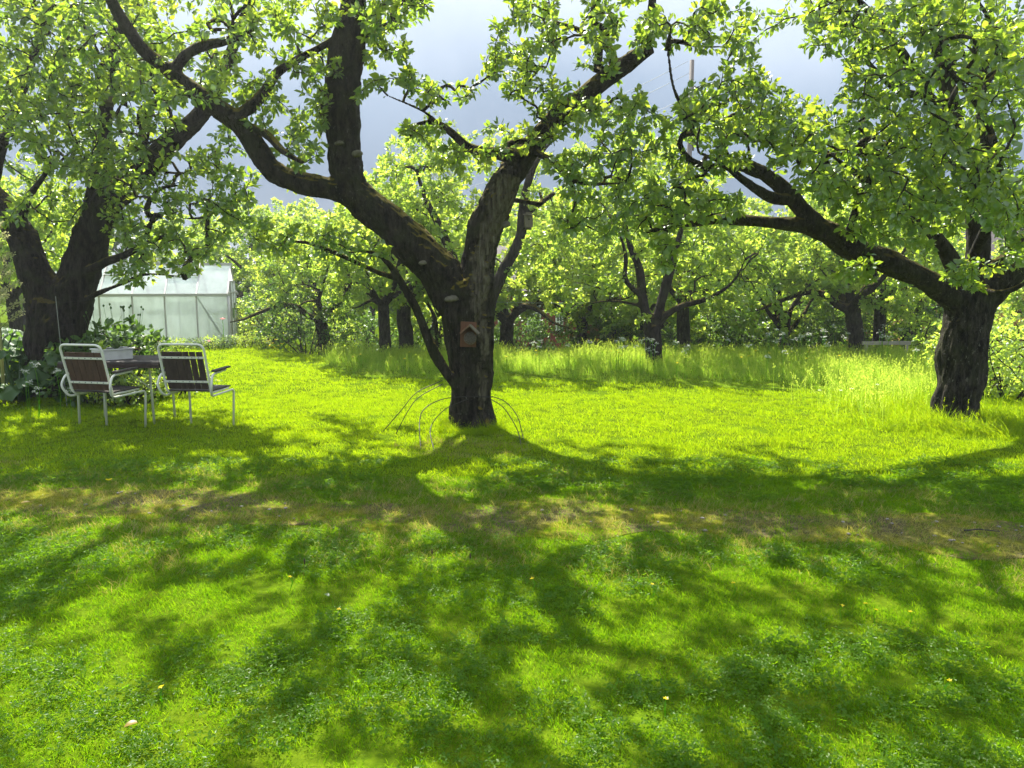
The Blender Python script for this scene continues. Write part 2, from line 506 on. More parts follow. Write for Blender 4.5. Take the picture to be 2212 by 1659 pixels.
# ------------------------------------------------------------------ leaves
def leaf_template(kind):
    if kind == 'near':      # pointed oval blade, folded along its midrib, tip bent down
        v = [(0, 0, 0), (-.23, .28, .05), (0, .30, -.02), (.23, .28, .05), (-.26, .58, .02), (0, .62, -.02), (.26, .58, .02), (-.13, .84, -.05), (.13, .84, -.05), (0, 1, -.13)]
        f = [(0, 2, 1), (0, 3, 2), (1, 2, 5), (1, 5, 4), (2, 3, 6), (2, 6, 5), (4, 5, 7), (5, 6, 8), (5, 9, 7), (5, 8, 9)]
    elif kind == 'mid':
        v = [(0, 0, 0), (-.25, .3, .05), (.25, .3, .03), (-.24, .66, .02), (.24, .66, .0), (0, 1, -.12)]
        f = [(0, 2, 1), (1, 2, 4), (1, 4, 3), (3, 4, 5)]
    else:
        v = [(0, 0, 0), (-.3, .5, .05), (.3, .5, .05), (0, 1, -.06)]
        f = [(0, 2, 1), (1, 2, 3)]
    return np.array(v), np.array(f)

def unit(a):
    return a / np.maximum(np.linalg.norm(a, axis=-1, keepdims=True), 1e-9)

RNGC = np.random.default_rng(3)
def leaves_arrays(pos, dr, nr, size, kind):
    T, F = leaf_template(kind)
    dr = unit(dr); nr = unit(nr - dr * (nr * dr).sum(1, keepdims=True)); sd_ = np.cross(dr, nr)
    n = len(pos); k = len(T)
    cu = RNGC.normal(0.0, 0.22, n); tw = RNGC.normal(0, 0.35, n)
    nr = nr - 0.0
    y_ = T[None, :, 1]; x_ = T[None, :, 0]
    z_ = T[None, :, 2] - cu[:, None] * y_ * y_ + tw[:, None] * x_ * y_
    wd = RNGC.uniform(.8, 1.15, n)[:, None]
    V = pos[:, None] + size[:, None, None] * ((x_ * wd)[:, :, None] * sd_[:, None] + T[None, :, 1:2] * dr[:, None] + z_[:, :, None] * nr[:, None])
    FF = (F[None] + (np.arange(n) * k)[:, None, None]).reshape(-1, 3)
    return V.reshape(-1, 3), FF, k

def leaf_mesh(name, pos, dr, nr, size, kind, mat, rng, rnd=None):
    V, F, k = leaves_arrays(pos, dr, nr, size, kind)
    return npmesh(name, V, F, mat, {'rnd': np.repeat(rng.random(len(pos)) ** 1.7 if rnd is None else rnd, k)})

# ------------------------------------------------------------------ trees
def limb_tube(mb, A, n=12):
    mb.tube([Vector(r[:3]) for r in A], [r[3] for r in A], n)

def tree_body(name, limbs, voxel, mat, amp=0.012, deadfn=None, freq=7.0):
    """trunk and limbs as one gnarled skin"""
    mb = MB()
    for A in limbs: limb_tube(mb, A)
    o = link('tmp', mb.mesh('tmp', mat))
    md = o.modifiers.new('r', 'REMESH'); md.mode = 'VOXEL'; md.voxel_size = voxel
    sm = o.modifiers.new('s', 'SMOOTH'); sm.factor = 0.6; sm.iterations = 4
    dg = bpy.context.evaluated_depsgraph_get()
    me0 = bpy.data.meshes.new_from_object(o.evaluated_get(dg))
    bpy.data.objects.remove(o)
    n = len(me0.vertices)
    V = np.empty(n * 3, np.float32); me0.vertices.foreach_get('co', V); V = V.reshape(-1, 3)
    Nn = np.empty(n * 3, np.float32); me0.vertices.foreach_get('normal', Nn); Nn = Nn.reshape(-1, 3)
    K = np.vstack([A[:, :3] for A in limbs]); KT = np.vstack([unit(np.gradient(A[:, :3], axis=0)) for A in limbs])
    KR = np.concatenate([A[:, 3] for A in limbs])
    T = np.empty_like(V); R = np.empty(n)
    for a in range(0, n, 4000):
        b = V[a:a + 4000]
        j = (((b[:, None] - K[None]) ** 2).sum(2)).argmin(1)
        T[a:a + 4000] = KT[j]; R[a:a + 4000] = KR[j]
    Q = V - T * (V * T).sum(1, keepdims=True) * 0.82
    disp = np.empty(n)
    for q in range(n):
        p = Vector(Q[q]); c = Vector(V[q])
        r1 = 1 - abs(mnoise.noise(p * freq * 2.2)) * 2
        r2 = mnoise.noise(p * freq * 5)
        lo = mnoise.noise(c * 3.1)
        disp[q] = r1 * 0.9 + r2 * 0.5 + lo * 2.3
    sc = np.clip(R / 0.2, 0.18, 1.15)
    dm = deadfn(V) if deadfn else np.zeros(n)
    if deadfn:
        for q in np.nonzero(dm > .05)[0]:
            p = Vector(Q[q] * 1.0)
            disp[q] += dm[q] * (2.2 * mnoise.noise(p * 13) + 1.4 * (abs(mnoise.noise(p * 24)) - .3) - .9)
    V2 = V + Nn * (disp * sc)[:, None] * amp
    m = len(me0.polygons)
    F = np.empty(m * 4, np.int32); me0.loops.foreach_get('vertex_index', F)
    at = {'dead': dm}
    me = npmesh(name, V2, F.reshape(-1, 4), mat, at, smooth=True)
    bpy.data.meshes.remove(me0)
    return me

def grow(limbs, anchors, rng, step=0.09, min_r=0.05, gnarl=0.05, droop=0.0):
    """grow twigs from the limbs out to every anchor, nearest first; returns list of (points, radii)"""
    K = np.vstack([A[:, :3] for A in limbs]); KT = np.vstack([unit(np.gradient(A[:, :3], axis=0)) for A in limbs])
    KR = np.concatenate([A[:, 3] for A in limbs])
    nmax = len(K) + len(anchors) * 40 + 100
    Pn = np.empty((nmax, 3)); Dn = np.empty((nmax, 3)); par = np.full(nmax, -1, int); n = len(K); nk = n
    Pn[:n] = K; Dn[:n] = KT
    pen = np.zeros(nmax); pen[:n] = KR * 0.5
    d0 = np.array([np.sqrt(((K - a) ** 2).sum(1).min()) for a in anchors])
    paths = []
    for ai in np.argsort(d0):
        a = anchors[ai]
        dd = np.sqrt(((Pn[:n] - a) ** 2).sum(1)) + pen[:n]
        j = int(dd.argmin()); p0 = Pn[j]
        v = a - p0; Ln = np.linalg.norm(v)
        if Ln < 0.06: continue
        k = int(np.clip(Ln / step, 3, 36))
        c = p0 + (Dn[j] * 0.35 + v / Ln * 0.45 + np.array([0, 0, 0.18])) * Ln * 0.55 + rng.normal(0, gnarl, 3) * Ln
        t = (np.arange(1, k + 1) / k)[:, None]
        pts = p0 * (1 - t) ** 2 + 2 * c * t * (1 - t) + a * t * t
        pts[:-1] += rng.normal(0, 0.012, (k - 1, 3)) * min(1, Ln * 2)
        ids = np.arange(n, n + k)
        Pn[n:n + k] = pts; par[n] = j; par[n + 1:n + k] = ids[:-1]
        dv = np.diff(np.vstack([p0, pts]), axis=0); Dn[n:n + k] = unit(dv)
        paths.append((j, n, n + k)); n += k
    tips = np.zeros(n)
    for (j, a, b) in paths: tips[b - 1] += 1
    for i in range(n - 1, nk - 1, -1):
        if par[i] >= nk: tips[par[i]] += tips[i]
    rad = 0.0032 * np.maximum(tips, 1) ** 0.55
    res = []
    for (j, a, b) in paths:
        pts = np.vstack([Pn[j], Pn[a:b]])
        r = np.concatenate([[rad[a] * 1.15], rad[a:b]])
        r[-1] *= 0.55
        res.append((pts, r))
    return res

def foliage(paths, rng, size=(0.06, 0.095), spacing=0.05, start=0.1, rmax=0.016, per=2, droop=0.35, rosette=8):
    pos = []; dr = []; nr = []; rl = []
    for pts, r in paths:
        tw = rng.random() ** 1.3
        seg = np.diff(pts, axis=0); ln = np.linalg.norm(seg, axis=1); cum = np.concatenate([[0], np.cumsum(ln)])
        tot = cum[-1]
        m = max(1, int(tot * (1 - start) / spacing))
        s = tot * start + tot * (1 - start) * (np.arange(m) + rng.random(m)) / m
        idx = np.clip(np.searchsorted(cum, s) - 1, 0, len(seg) - 1)
        ok = r[idx] < rmax
        s, idx = s[ok], idx[ok]
        if len(s):
            p = pts[idx] + seg[idx] * ((s - cum[idx]) / ln[idx])[:, None]
            tdir = seg[idx] / ln[idx][:, None]
            for _ in range(per):
                rd = unit(rng.normal(0, 1, (len(s), 3)))
                rd = unit(rd - tdir * (rd * tdir).sum(1, keepdims=True))
                d = rd * 0.9 + tdir * 0.65 + np.array([0, 0, -droop]) * rng.random((len(s), 1)) * 1.6 + np.array([0, 0, 0.25])
                rl.append(np.clip(tw * .75 + .25 * rng.random(len(s)) + rng.normal(0, .08, len(s)), 0, 1)); pos.append(p + rd * (r[idx][:, None] + 0.006 + 0.02 * rng.random((len(s), 1)))); dr.append(d)
                nr.append(np.array([0, 0, 1.0]) + rng.normal(0, 0.8, (len(s), 3)) + rd * 0.25)
        td = seg[-1] / ln[-1]
        rd = unit(rng.normal(0, 1, (rosette, 3)))
        rl.append(np.clip(tw * .75 + .35 * rng.random(rosette), 0, 1)); pos.append(np.repeat(pts[-1][None], rosette, 0)); dr.append(rd * 0.8 + td * 0.7 + np.array([0, 0, -droop * 0.8]))
        nr.append(np.array([0, 0, 1.0]) + rng.normal(0, 0.5, (rosette, 3)) - rd * 0.2)
    pos = np.vstack(pos); dr = unit(np.vstack(dr)); nr = np.vstack(nr); foliage.rnd = np.concatenate(rl)
    sz = rng.uniform(size[0], size[1], len(pos)) * rng.choice([0.45, 0.65, 0.85, 1, 1], len(pos))
    return pos, dr, nr, sz

def wood_parts(root, paths, mat, rng, branch_r=0.011, max_branch=90):
    """thick offshoots are parts of their own, the fine twigs one mass"""
    order = sorted(range(len(paths)), key=lambda i: -paths[i][1][0])
    big = [i for i in order if paths[i][1][0] > branch_r][:max_branch]
    bs = set(big)
    for i in big:
        mb = MB(); mb.tube(paths[i][0], list(paths[i][1]), 6)
        mb.build('branch', mat, root, True)
    mb = MB()
    for i in order:
        if i not in bs: mb.tube(paths[i][0], list(paths[i][1]), 4, False)
    if mb.v:
        tag(mb.build('twigs', mat, root, True), kind='stuff')

def blob_anchors(blobs, rng, gaps=(), dens=1.0):
    outp = []
    for (u, v, ru, rv, d0, d1, n) in blobs:
        for _ in range(int(round(n * dens))):
            for _try in range(8):
                a = rng.uniform(0, 2 * math.pi); q = math.sqrt(rng.random())
                uu, vv = u + 1.15 * ru * q * math.cos(a), v + 1.15 * rv * q * math.sin(a)
                if all((uu - g[0]) ** 2 + (vv - g[1]) ** 2 > g[2] ** 2 for g in gaps): break
            else:
                continue
            outp.append(P(uu, vv, rng.uniform(d0, d1)))
    return np.array([tuple(p) for p in outp]).reshape(-1, 3)

def ell_anchors(c, r, n, rng, shell=0.5):
    a = unit(rng.normal(0, 1, (n, 3))) * (rng.uniform(shell, 1, (n, 1)))
    return np.array(c) + a * np.array(r)

def limb(rows, step=0.07):
    return spline([(*P(u, v, d), r) for (u, v, d, r) in rows], step)

# gaps where the photograph shows open sky between the boughs
GAPS = [(985, 30, 50), (930, 120, 55), (985, 130, 55), (1060, 215, 42), (850, 220, 40), (800, 290, 40), (850, 150, 28), (905, 80, 36), (1110, 240, 25),
        (620, 450, 42), (600, 265, 24), (690, 440, 25), (1700, 125, 48), (1755, 165, 32), (1690, 95, 40), (385, 30, 36), (20, 375, 52), (60, 390, 30),
        (1440, 165, 36), (1420, 215, 30), (1580, 395, 24), (1500, 330, 25), (1030, 60, 30), (890, 240, 28), (1080, 20, 30), (560, 420, 20), (655, 130, 18), (1470, 40, 16)]

LEAF_MESHES = []
_rl = np.random.default_rng(5)
for q in range(8):
    LEAF_MESHES.append(leaf_mesh('leaf', np.zeros((1, 3)), np.array([[0, 1., 0]]), np.array([[0, 0, 1.]]), np.ones(1), 'near', M['leaf'], _rl))

def near_tree(name, label, limbs, voxel, mat, anchors, seed, amp, leafsize, spacing, dead=None, single=300, base=(0, 0), per=3):
    rng = np.random.default_rng(seed)
    bx, by = base
    off = np.array([bx, by, 0, 0])
    root = thing(name, label, 'tree', (bx, by, 0))
    limbs = [A - off for A in limbs]
    anchors = anchors - off[:3]
    body = tree_body('trunk', limbs, voxel, mat, amp, dead)
    tr = link('trunk', body, root)
    paths = grow(limbs, anchors, rng)
    wood_parts(root, paths, mat, rng)
    pos, dr, nr, sz = foliage(paths, rng, leafsize, spacing, per=per, rosette=6)
    dr = unit(dr); nr = unit(nr - dr * (nr * dr).sum(1, keepdims=True)); sdv = np.cross(dr, nr)
    # the leaves that show largest from the garden path are single parts
    wp = pos + off[:3]
    rel = wp - np.array([0, 0, CAM_H])
    fwd = rel[:, 1] * CP - rel[:, 2] * SP
    up = rel[:, 1] * SP + rel[:, 2] * CP
    inview = (fwd > 1) & (np.abs(rel[:, 0]) < 0.66 * fwd) & (np.abs(up) < 0.49 * fwd)
    face = np.abs((unit(rel) * nr).sum(1)) * sz / np.maximum(fwd, 1)
    score = np.where(inview, face, 0)
    pick = np.argsort(-score)[:single]
    for j in pick:
        o = bpy.data.objects.new('leaf', LEAF_MESHES[int(rng.integers(8))])
        COL.objects.link(o); o.parent = root
        Mx = Matrix.Identity(4)
        for a in range(3):
            Mx[a][0] = sdv[j][a] * sz[j]; Mx[a][1] = dr[j][a] * sz[j]; Mx[a][2] = nr[j][a] * sz[j]; Mx[a][3] = pos[j][a]
        o.matrix_local = Mx
    keep = np.ones(len(pos), bool); keep[pick] = False
    Vs = []; Fs = []; Rs = []; o_ = 0
    for kd, ms in (('mid', keep), ('far', keep & False)):
        V, F, k = leaves_arrays(pos[ms], dr[ms], nr[ms], sz[ms], kd)
        Vs.append(V); Fs.append(F + o_); Rs.append(np.repeat(foliage.rnd[ms], k)); o_ += len(V)
    tag(link('crown', npmesh('crown', np.vstack(Vs), np.vstack(Fs), M['leaf'], {'rnd': np.concatenate(Rs)}), root), kind='stuff')
    bv = BVHTree.FromPolygons([Vector(v.co) + Vector((bx, by, 0)) for v in body.vertices], [tuple(p.vertices) for p in body.polygons])
    return root, bv, len(pos)

def cast(bv, u, v):
    o = Vector((0, 0, CAM_H))
    d = (P(u, v, 10) - o).normalized()
    h = bv.ray_cast(o, d)
    return (h[0], h[1]) if h[0] is not None else (P(u, v, 8.4), Vector((0, -1, 0)))

# --- the old apple tree in the middle
D = 8.57
B0 = G(1020, 925)
mid_limbs = [
    limb([(1020, 942, D, .33), (1020, 925, D, .268), (1020, 900, D, .236), (1018, 870, D, .226), (1016, 780, D, .245), (1010, 710, D, .275), (1003, 655, D, .28), (985, 618, D, .25)]),
    limb([(1010, 690, D, .24), (975, 630, D, .24), (928, 565, D - .05, .215), (860, 500, D - .1, .185), (790, 440, D - .15, .175), (752, 405, D - .2, .165)]),
    limb([(760, 415, D - .2, .165), (747, 370, D - .2, .16), (744, 320, D - .2, .165), (740, 250, D - .2, .175), (740, 180, D - .2, .175), (748, 110, D - .2, .175), (757, 60, D - .25, .15), (765, 0, D - .3, .12), (775, -90, D - .4, .10), (800, -200, D - .5, .08), (840, -330, D - .8, .05)]),
    limb([(770, 425, D - .2, .15), (715, 408, D - .25, .12), (650, 395, D - .3, .115), (595, 372, D - .35, .118), (560, 330, D - .4, .112), (530, 285, D - .45, .105), (500, 255, D - .5, .105), (460, 228, D - .55, .09), (410, 190, D - .65, .08), (360, 148, D - .75, .068), (310, 110, D - .85, .058), (278, 65, D - .95, .052), (245, 10, D - 1.05, .05), (215, -70, D - 1.2, .042), (190, -170, D - 1.4, .03)]),
    limb([(505, 255, D - .5, .06), (540, 232, D - .45, .055), (575, 195, D - .4, .05), (600, 155, D - .35, .046), (650, 125, D - .3, .038), (705, 95, D - .3, .03), (770, 50, D - .3, .018)]),
    limb([(375, 155, D - .72, .055), (400, 120, D - .7, .05), (440, 98, D - .6, .048), (490, 88, D - .5, .04), (550, 60, D - .4, .022)]),
    limb([(530, 270, D - .45, .045), (575, 290, D - .6, .038), (610, 325, D - .75, .03), (655, 352, D - .85, .02)]),
    limb([(1012, 690, D, .24), (1030, 620, D, .21), (1036, 555, D, .205), (1048, 495, D - .02, .20), (1075, 430, D - .05, .20), (1100, 380, D - .08, .165), (1130, 340, D - .1, .13), (1165, 298, D - .1, .118), (1215, 245, D - .15, .112), (1270, 200, D - .2, .105), (1325, 158, D - .25, .098), (1370, 125, D - .3, .092), (1408, 102, D - .3, .07)]),
    limb([(1395, 108, D - .3, .055), (1405, 60, D - .35, .045), (1409, 0, D - .4, .04), (1420, -90, D - .5, .03), (1450, -190, D - .6, .02)]),
    limb([(1330, 155, D - .25, .05), (1318, 110, D - .1, .045), (1285, 82, D + .1, .035), (1240, 60, D + .2, .022)]),
    limb([(1125, 348, D - .1, .09), (1095, 335, D - .25, .075), (1050, 328, D - .35, .055), (1010, 318, D - .4, .045), (985, 295, D - .4, .038), (940, 264, D - .4, .03), (885, 272, D - .4, .018)]),
    limb([(945, 266, D - .4, .02), (915, 240, D - .4, .016), (838, 207, D - .4, .008)]),
    limb([(1150, 325, D - .1, .04), (1195, 350, D - .4, .032), (1230, 385, D - .6, .025), (1275, 397, D - .8, .02), (1350, 395, D - 1.0, .012)]),
    limb([(1230, 385, D - .6, .022), (1243, 430, D - .7, .018), (1240, 470, D - .8, .014), (1300, 505, D - 1, .008)]),
    limb([(1085, 430, D - .05, .03), (1130, 435, D + .1, .025), (1170, 440, D + .2, .02), (1165, 415, D + .3, .012)]),
    limb([(1000, 850, D - .1, .06), (966, 808, D - .18, .055), (940, 765, D - .22, .052), (920, 720, D - .25, .05), (898, 665, D - .28, .047), (868, 612, D - .32, .038), (840, 570, D - .35, .03), (805, 545, D - .4, .02), (740, 545, D - .5, .012)]),
    limb([(862, 602, D - .32, .03), (815, 588, D - .4, .026), (745, 555, D - .45, .024), (690, 533, D - .5, .022), (640, 522, D - .55, .016), (560, 535, D - .6, .009)]),
]
def dead_mid(V):
    """the strip of bare grey wood that runs up the trunk into the right-hand stem"""
    strip = np.array([tuple(P(u, v, D - .25)) for (u, v) in ((1043, 925), (1042, 850), (1040, 790), (1045, 720), (1035, 650), (1035, 590), (1045, 530), (1075, 450), (1095, 400))]) - np.array([B0.x, B0.y, 0])
    S2 = np.vstack([strip[i] + (strip[i + 1] - strip[i]) * t for i in range(len(strip) - 1) for t in np.linspace(0, 1, 6)])
    wdt = np.interp(np.arange(len(S2)), [0, 15, 30, 47], [.045, .06, .13, .15])
    dd = np.sqrt(((V[:, None, [0, 2]] - S2[None, :, [0, 2]]) ** 2).sum(2)); j = dd.argmin(1)
    nv = np.array([mnoise.noise(Vector((p[0], p[1], p[2] * .5)) * 9) + .5 * mnoise.noise(Vector(p) * 22) for p in V]) * 0.055
    return sstep(0, 1, (wdt[j] + nv - dd.min(1)) / 0.03) * (V[:, 1] < 0.12)
r1 = np.random.default_rng(21)
mid_blobs = [
    (620, 60, 110, 60, 7.4, 8.9, 22), (690, 150, 60, 60, 7.6, 9, 12), (600, 190, 90, 60, 7.6, 8.8, 14), (640, 300, 50, 60, 7.6, 8.6, 14), (560, 230, 60, 40, 7.8, 8.8, 6),
    (850, 40, 80, 50, 7.2, 8.8, 22), (880, 130, 50, 50, 7.4, 8.4, 10), (940, 175, 45, 50, 7.4, 8.4, 9), (800, 190, 28, 70, 7.6, 8.6, 7), (1000, 190, 18, 26, 7.4, 8.2, 4),
    (1130, 60, 60, 60, 7.4, 8.8, 16), (1120, 150, 60, 60, 7.6, 8.8, 16), (1060, 140, 36, 24, 7.6, 8.4, 5), (1180, 200, 50, 50, 7.8, 8.8, 10), (1250, 60, 80, 60, 7.4, 8.8, 16),
    (1340, 60, 70, 60, 7.2, 8.6, 14), (1300, 140, 50, 40, 7.6, 8.6, 6), (1410, 80, 50, 40, 7.2, 8.4, 8), (920, 285, 50, 28, 7.8, 8.6, 12), (1000, 340, 60, 24, 7.8, 8.6, 10), (1100, 300, 50, 36, 7.8, 8.6, 8),
    (1230, 330, 60, 50, 7.4, 8.6, 13), (1290, 400, 70, 45, 7.2, 8.4, 14), (1350, 320, 60, 60, 7.2, 8.4, 12), (1270, 480, 60, 30, 7.2, 8.2, 8), (1360, 230, 40, 40, 7.4, 8.4, 6),
    (700, 525, 90, 26, 7.6, 8.4, 12), (590, 515, 60, 36, 7.5, 8.3, 12), (800, 560, 50, 24, 7.8, 8.4, 5), (480, 60, 60, 40, 7.4, 8.2, 8), (330, 170, 60, 60, 7.2, 8.0, 7),
    (1240, 215, 50, 40, 7.6, 8.8, 9), (1300, 260, 60, 40, 7.4, 8.6, 12), (1180, 270, 40, 30, 7.8, 8.6, 7), (1400, 270, 50, 60, 7.4, 8.4, 10), (480, 180, 50, 40, 7.4, 8.2, 6), (690, 260, 20, 80, 7.8, 8.5, 7), (640, 400, 40, 30, 8.4, 9.2, 5),
]
anch = np.vstack([blob_anchors(mid_blobs, r1, GAPS, 2.0),
                  ell_anchors((-.6, 7.4, 4.95), (3.8, 2.3, .7), 450, r1, .2), ell_anchors((-1.2, 11.7, 6.6), (3.2, 1.1, .5), 150, r1, .2), ell_anchors((.3, 5.7, 4.95), (3.8, 1.3, .5), 340, r1, .15)])
anch = anch[(anch[:, 2] < 7.3)]
mid_limbs[7][:, 3] *= 0.92
mid_root, mid_bv, nl1 = near_tree('apple_tree', 'old dark apple tree forking low in mid-lawn, insect hotel on its trunk', mid_limbs, 0.0135, M['bark'], anch, 31, 0.02,
                                  (0.058, 0.096), 0.024, dead_mid, 300, (B0.x, B0.y))

# --- the big apple tree on the right
DR = 8.75
B1 = G(2066, 920)
right_limbs = [
    limb([(2064, 945, DR, .38), (2065, 922, DR, .30), (2067, 890, DR, .262), (2070, 850, DR, .25), (2075, 790, DR, .252), (2084, 720, DR, .26), (2093, 665, DR, .265), (2095, 625, DR, .25)]),
    limb([(2080, 660, DR, .17), (2035, 630, DR - .1, .14), (1985, 598, DR - .2, .125), (1930, 570, DR - .3, .13), (1870, 548, DR - .4, .135), (1825, 522, DR - .5, .135), (1785, 500, DR - .55, .12), (1740, 486, DR - .6, .085), (1680, 483, DR - .65, .068), (1600, 475, DR - .7, .06), (1540, 474, DR - .8, .052), (1490, 482, DR - .9, .042), (1440, 490, DR - 1, .03), (1395, 502, DR - 1.1, .015)]),
    limb([(1775, 497, DR - .55, .10), (1735, 455, DR - .6, .09), (1705, 420, DR - .65, .085), (1675, 392, DR - .65, .08), (1635, 368, DR - .7, .075), (1590, 356, DR - .75, .055), (1540, 362, DR - .8, .045), (1490, 345, DR - .85, .036), (1468, 310, DR - .9, .03), (1485, 260, DR - 1, .022), (1455, 190, DR - 1, .018), (1443, 110, DR - 1.1, .012)]),
    limb([(1715, 432, DR - .65, .055), (1670, 428, DR - .8, .055), (1640, 412, DR - .9, .055), (1600, 385, DR - 1, .04), (1560, 352, DR - 1.1, .028), (1510, 330, DR - 1.2, .015)]),
    limb([(2095, 640, DR, .15), (2065, 580, DR - .1, .10), (2030, 522, DR - .2, .082), (1992, 470, DR - .3, .075), (1950, 432, DR - .5, .06), (1900, 402, DR - .7, .048), (1850, 375, DR - 1, .035), (1790, 330, DR - 1.3, .02)]),
    limb([(2105, 640, DR, .18), (2112, 580, DR, .145), (2114, 520, DR, .13), (2108, 460, DR, .125), (2095, 390, DR, .11), (2072, 310, DR, .10), (2055, 230, DR - .1, .09), (2040, 150, DR - .2, .08), (2025, 60, DR - .3, .065), (2010, -40, DR - .5, .05), (1990, -150, DR - .8, .03)]),
    limb([(2110, 460, DR, .09), (2120, 380, DR + .1, .075), (2119, 280, DR + .15, .065), (2122, 180, DR + .15, .055), (2135, 60, DR + .1, .045), (2150, -80, DR, .03)]),
    limb([(2100, 650, DR, .24), (2150, 605, DR - .05, .21), (2200, 560, DR - .1, .19), (2260, 505, DR - .1, .17), (2340, 440, DR - .1, .14), (2430, 350, DR - .1, .11), (2520, 220, DR - .1, .08), (2600, 60, DR - .1, .05)]),
    limb([(2060, 255, DR - .1, .07), (2010, 215, DR - .3, .062), (1970, 150, DR - .5, .055), (1930, 90, DR - .7, .045), (1880, 30, DR - 1, .035), (1820, -40, DR - 1.4, .022)]),
    limb([(2000, 208, DR - .3, .045), (1940, 195, DR - .6, .04), (1890, 150, DR - .9, .03), (1850, 110, DR - 1.2, .018)]),
    limb([(2090, 380, DR, .06), (2010, 330, DR - .5, .05), (1940, 310, DR - .9, .045), (1860, 330, DR - 1.2, .035), (1790, 335, DR - 1.5, .02)]),
    limb([(2120, 620, DR - .15, .035), (2150, 632, DR - .35, .028), (2190, 625, DR - .5, .028), (2230, 600, DR - .6, .02)]),
    limb([(2100, 560, DR - .1, .06), (2140, 470, DR - .8, .05), (2160, 380, DR - 1.4, .04), (2130, 260, DR - 2.0, .03), (2050, 150, DR - 2.4, .02)]),
    limb([(1830, 520, DR - .5, .05), (1850, 450, DR - 1, .04), (1880, 380, DR - 1.4, .03), (1870, 290, DR - 1.8, .02)]),
]
r2 = np.random.default_rng(22)
right_blobs = [
    (1560, 60, 80, 50, 7, 8.6, 16), (1600, 150, 60, 50, 7, 8.4, 14), (1540, 250, 70, 60, 7, 8.4, 20), (1640, 240, 80, 60, 6.8, 8.6, 26), (1560, 330, 60, 40, 7, 8.2, 12), (1470, 300, 40, 80, 7.2, 8.2, 10),
    (1740, 280, 80, 60, 6.4, 8.6, 26), (1820, 60, 80, 60, 6.4, 8.4, 20), (1880, 170, 70, 60, 6.2, 8.4, 20), (1960, 60, 100, 60, 6, 8.6, 26), (2080, 60, 100, 70, 5.8, 8.8, 26), (2170, 160, 60, 120, 5.6, 8.8, 30),
    (2040, 220, 80, 90, 5.8, 8.4, 26), (1920, 300, 90, 70, 6, 8.4, 30), (1850, 380, 80, 60, 6.2, 8.2, 28), (1960, 420, 90, 60, 6, 8.2, 30), (2060, 380, 70, 70, 5.9, 8.2, 26), (2160, 400, 60, 80, 5.8, 8.6, 26),
    (1780, 410, 50, 40, 6.6, 8, 12), (1700, 330, 40, 30, 7, 8.2, 6), (1480, 420, 70, 50, 7, 8, 16), (1400, 470, 60, 50, 7, 8, 12), (1560, 430, 50, 40, 7, 8, 8), (1880, 480, 60, 40, 6.6, 8, 10), (1860, 588, 50, 18, 7.6, 8.1, 5),
    (2090, 595, 60, 30, 7.6, 8.2, 9), (2010, 500, 50, 40, 6.8, 8, 8), (1440, 560, 40, 30, 7, 7.6, 5), (2190, 520, 30, 50, 7, 8.4, 8), (1420, 40, 40, 30, 7, 7.8, 4),
]
anch = np.vstack([blob_anchors(right_blobs, r2, GAPS, 2.6),
                  ell_anchors((4.3, 7.6, 4.7), (3.0, 2.6, .8), 230, r2, .3), ell_anchors((6.5, 8.4, 3.6), (1.6, 2.2, 1.4), 50, r2, .4)])
for A in right_limbs: A[:, 3] *= 0.93
right_root, right_bv, nl2 = near_tree('apple_tree', 'spreading apple tree on the right with a thick trunk rising from long grass', right_limbs, 0.015, M['bark2'], anch, 32, 0.021,
                                      (0.058, 0.098), 0.024, None, 300, (B1.x, B1.y))

# --- the twin-stemmed apple tree on the left, behind the rhubarb
DL = 11.0
B2 = G(120, 851)
left_limbs = [
    limb([(118, 870, DL, .56), (118, 850, DL, .50), (122, 760, DL, .45), (125, 690, DL, .45), (128, 650, DL, .40)]),
    limb([(140, 690, DL, .36), (165, 620, DL, .31), (183, 550, DL, .27), (205, 485, DL - .05, .25), (240, 428, DL - .1, .22), (290, 385, DL - .15, .19), (340, 338, DL - .2, .17), (390, 290, DL - .25, .155), (432, 248, DL - .3, .13), (470, 190, DL - .4, .10), (500, 110, DL - .5, .075), (530, 20, DL - .6, .05), (560, -80, DL - .7, .03)]),
    limb([(200, 490, DL, .16), (205, 410, DL - .1, .13), (218, 310, DL - .2, .12), (235, 200, DL - .3, .10), (250, 80, DL - .4, .08), (262, -60, DL - .6, .05)]),
    limb([(115, 690, DL, .34), (88, 620, DL, .28), (66, 560, DL, .24), (40, 500, DL, .225), (5, 445, DL, .21), (-50, 395, DL, .17), (-110, 320, DL - .1, .13), (-170, 210, DL - .3, .09), (-230, 60, DL - .5, .05)]),
    limb([(185, 590, DL - .1, .09), (225, 568, DL - .3, .07), (275, 548, DL - .5, .055), (325, 522, DL - .7, .04), (380, 500, DL - .9, .02)]),
    limb([(180, 650, DL - .1, .05), (215, 632, DL - .3, .04), (265, 612, DL - .5, .034), (320, 592, DL - .6, .026), (400, 600, DL - .8, .014)]),
    limb([(40, 490, DL, .08), (60, 430, DL - .1, .06), (95, 380, DL - .2, .04), (120, 330, DL - .4, .025)]),
    limb([(-20, 420, DL, .09), (10, 300, DL - .2, .075), (50, 200, DL - .4, .06), (80, 90, DL - .6, .045), (110, -40, DL - .9, .03)]),
    limb([(60, 300, DL - .2, .05), (20, 290, DL - .3, .05), (-30, 310, DL - .3, .04)]),
]
r3 = np.random.default_rng(23)
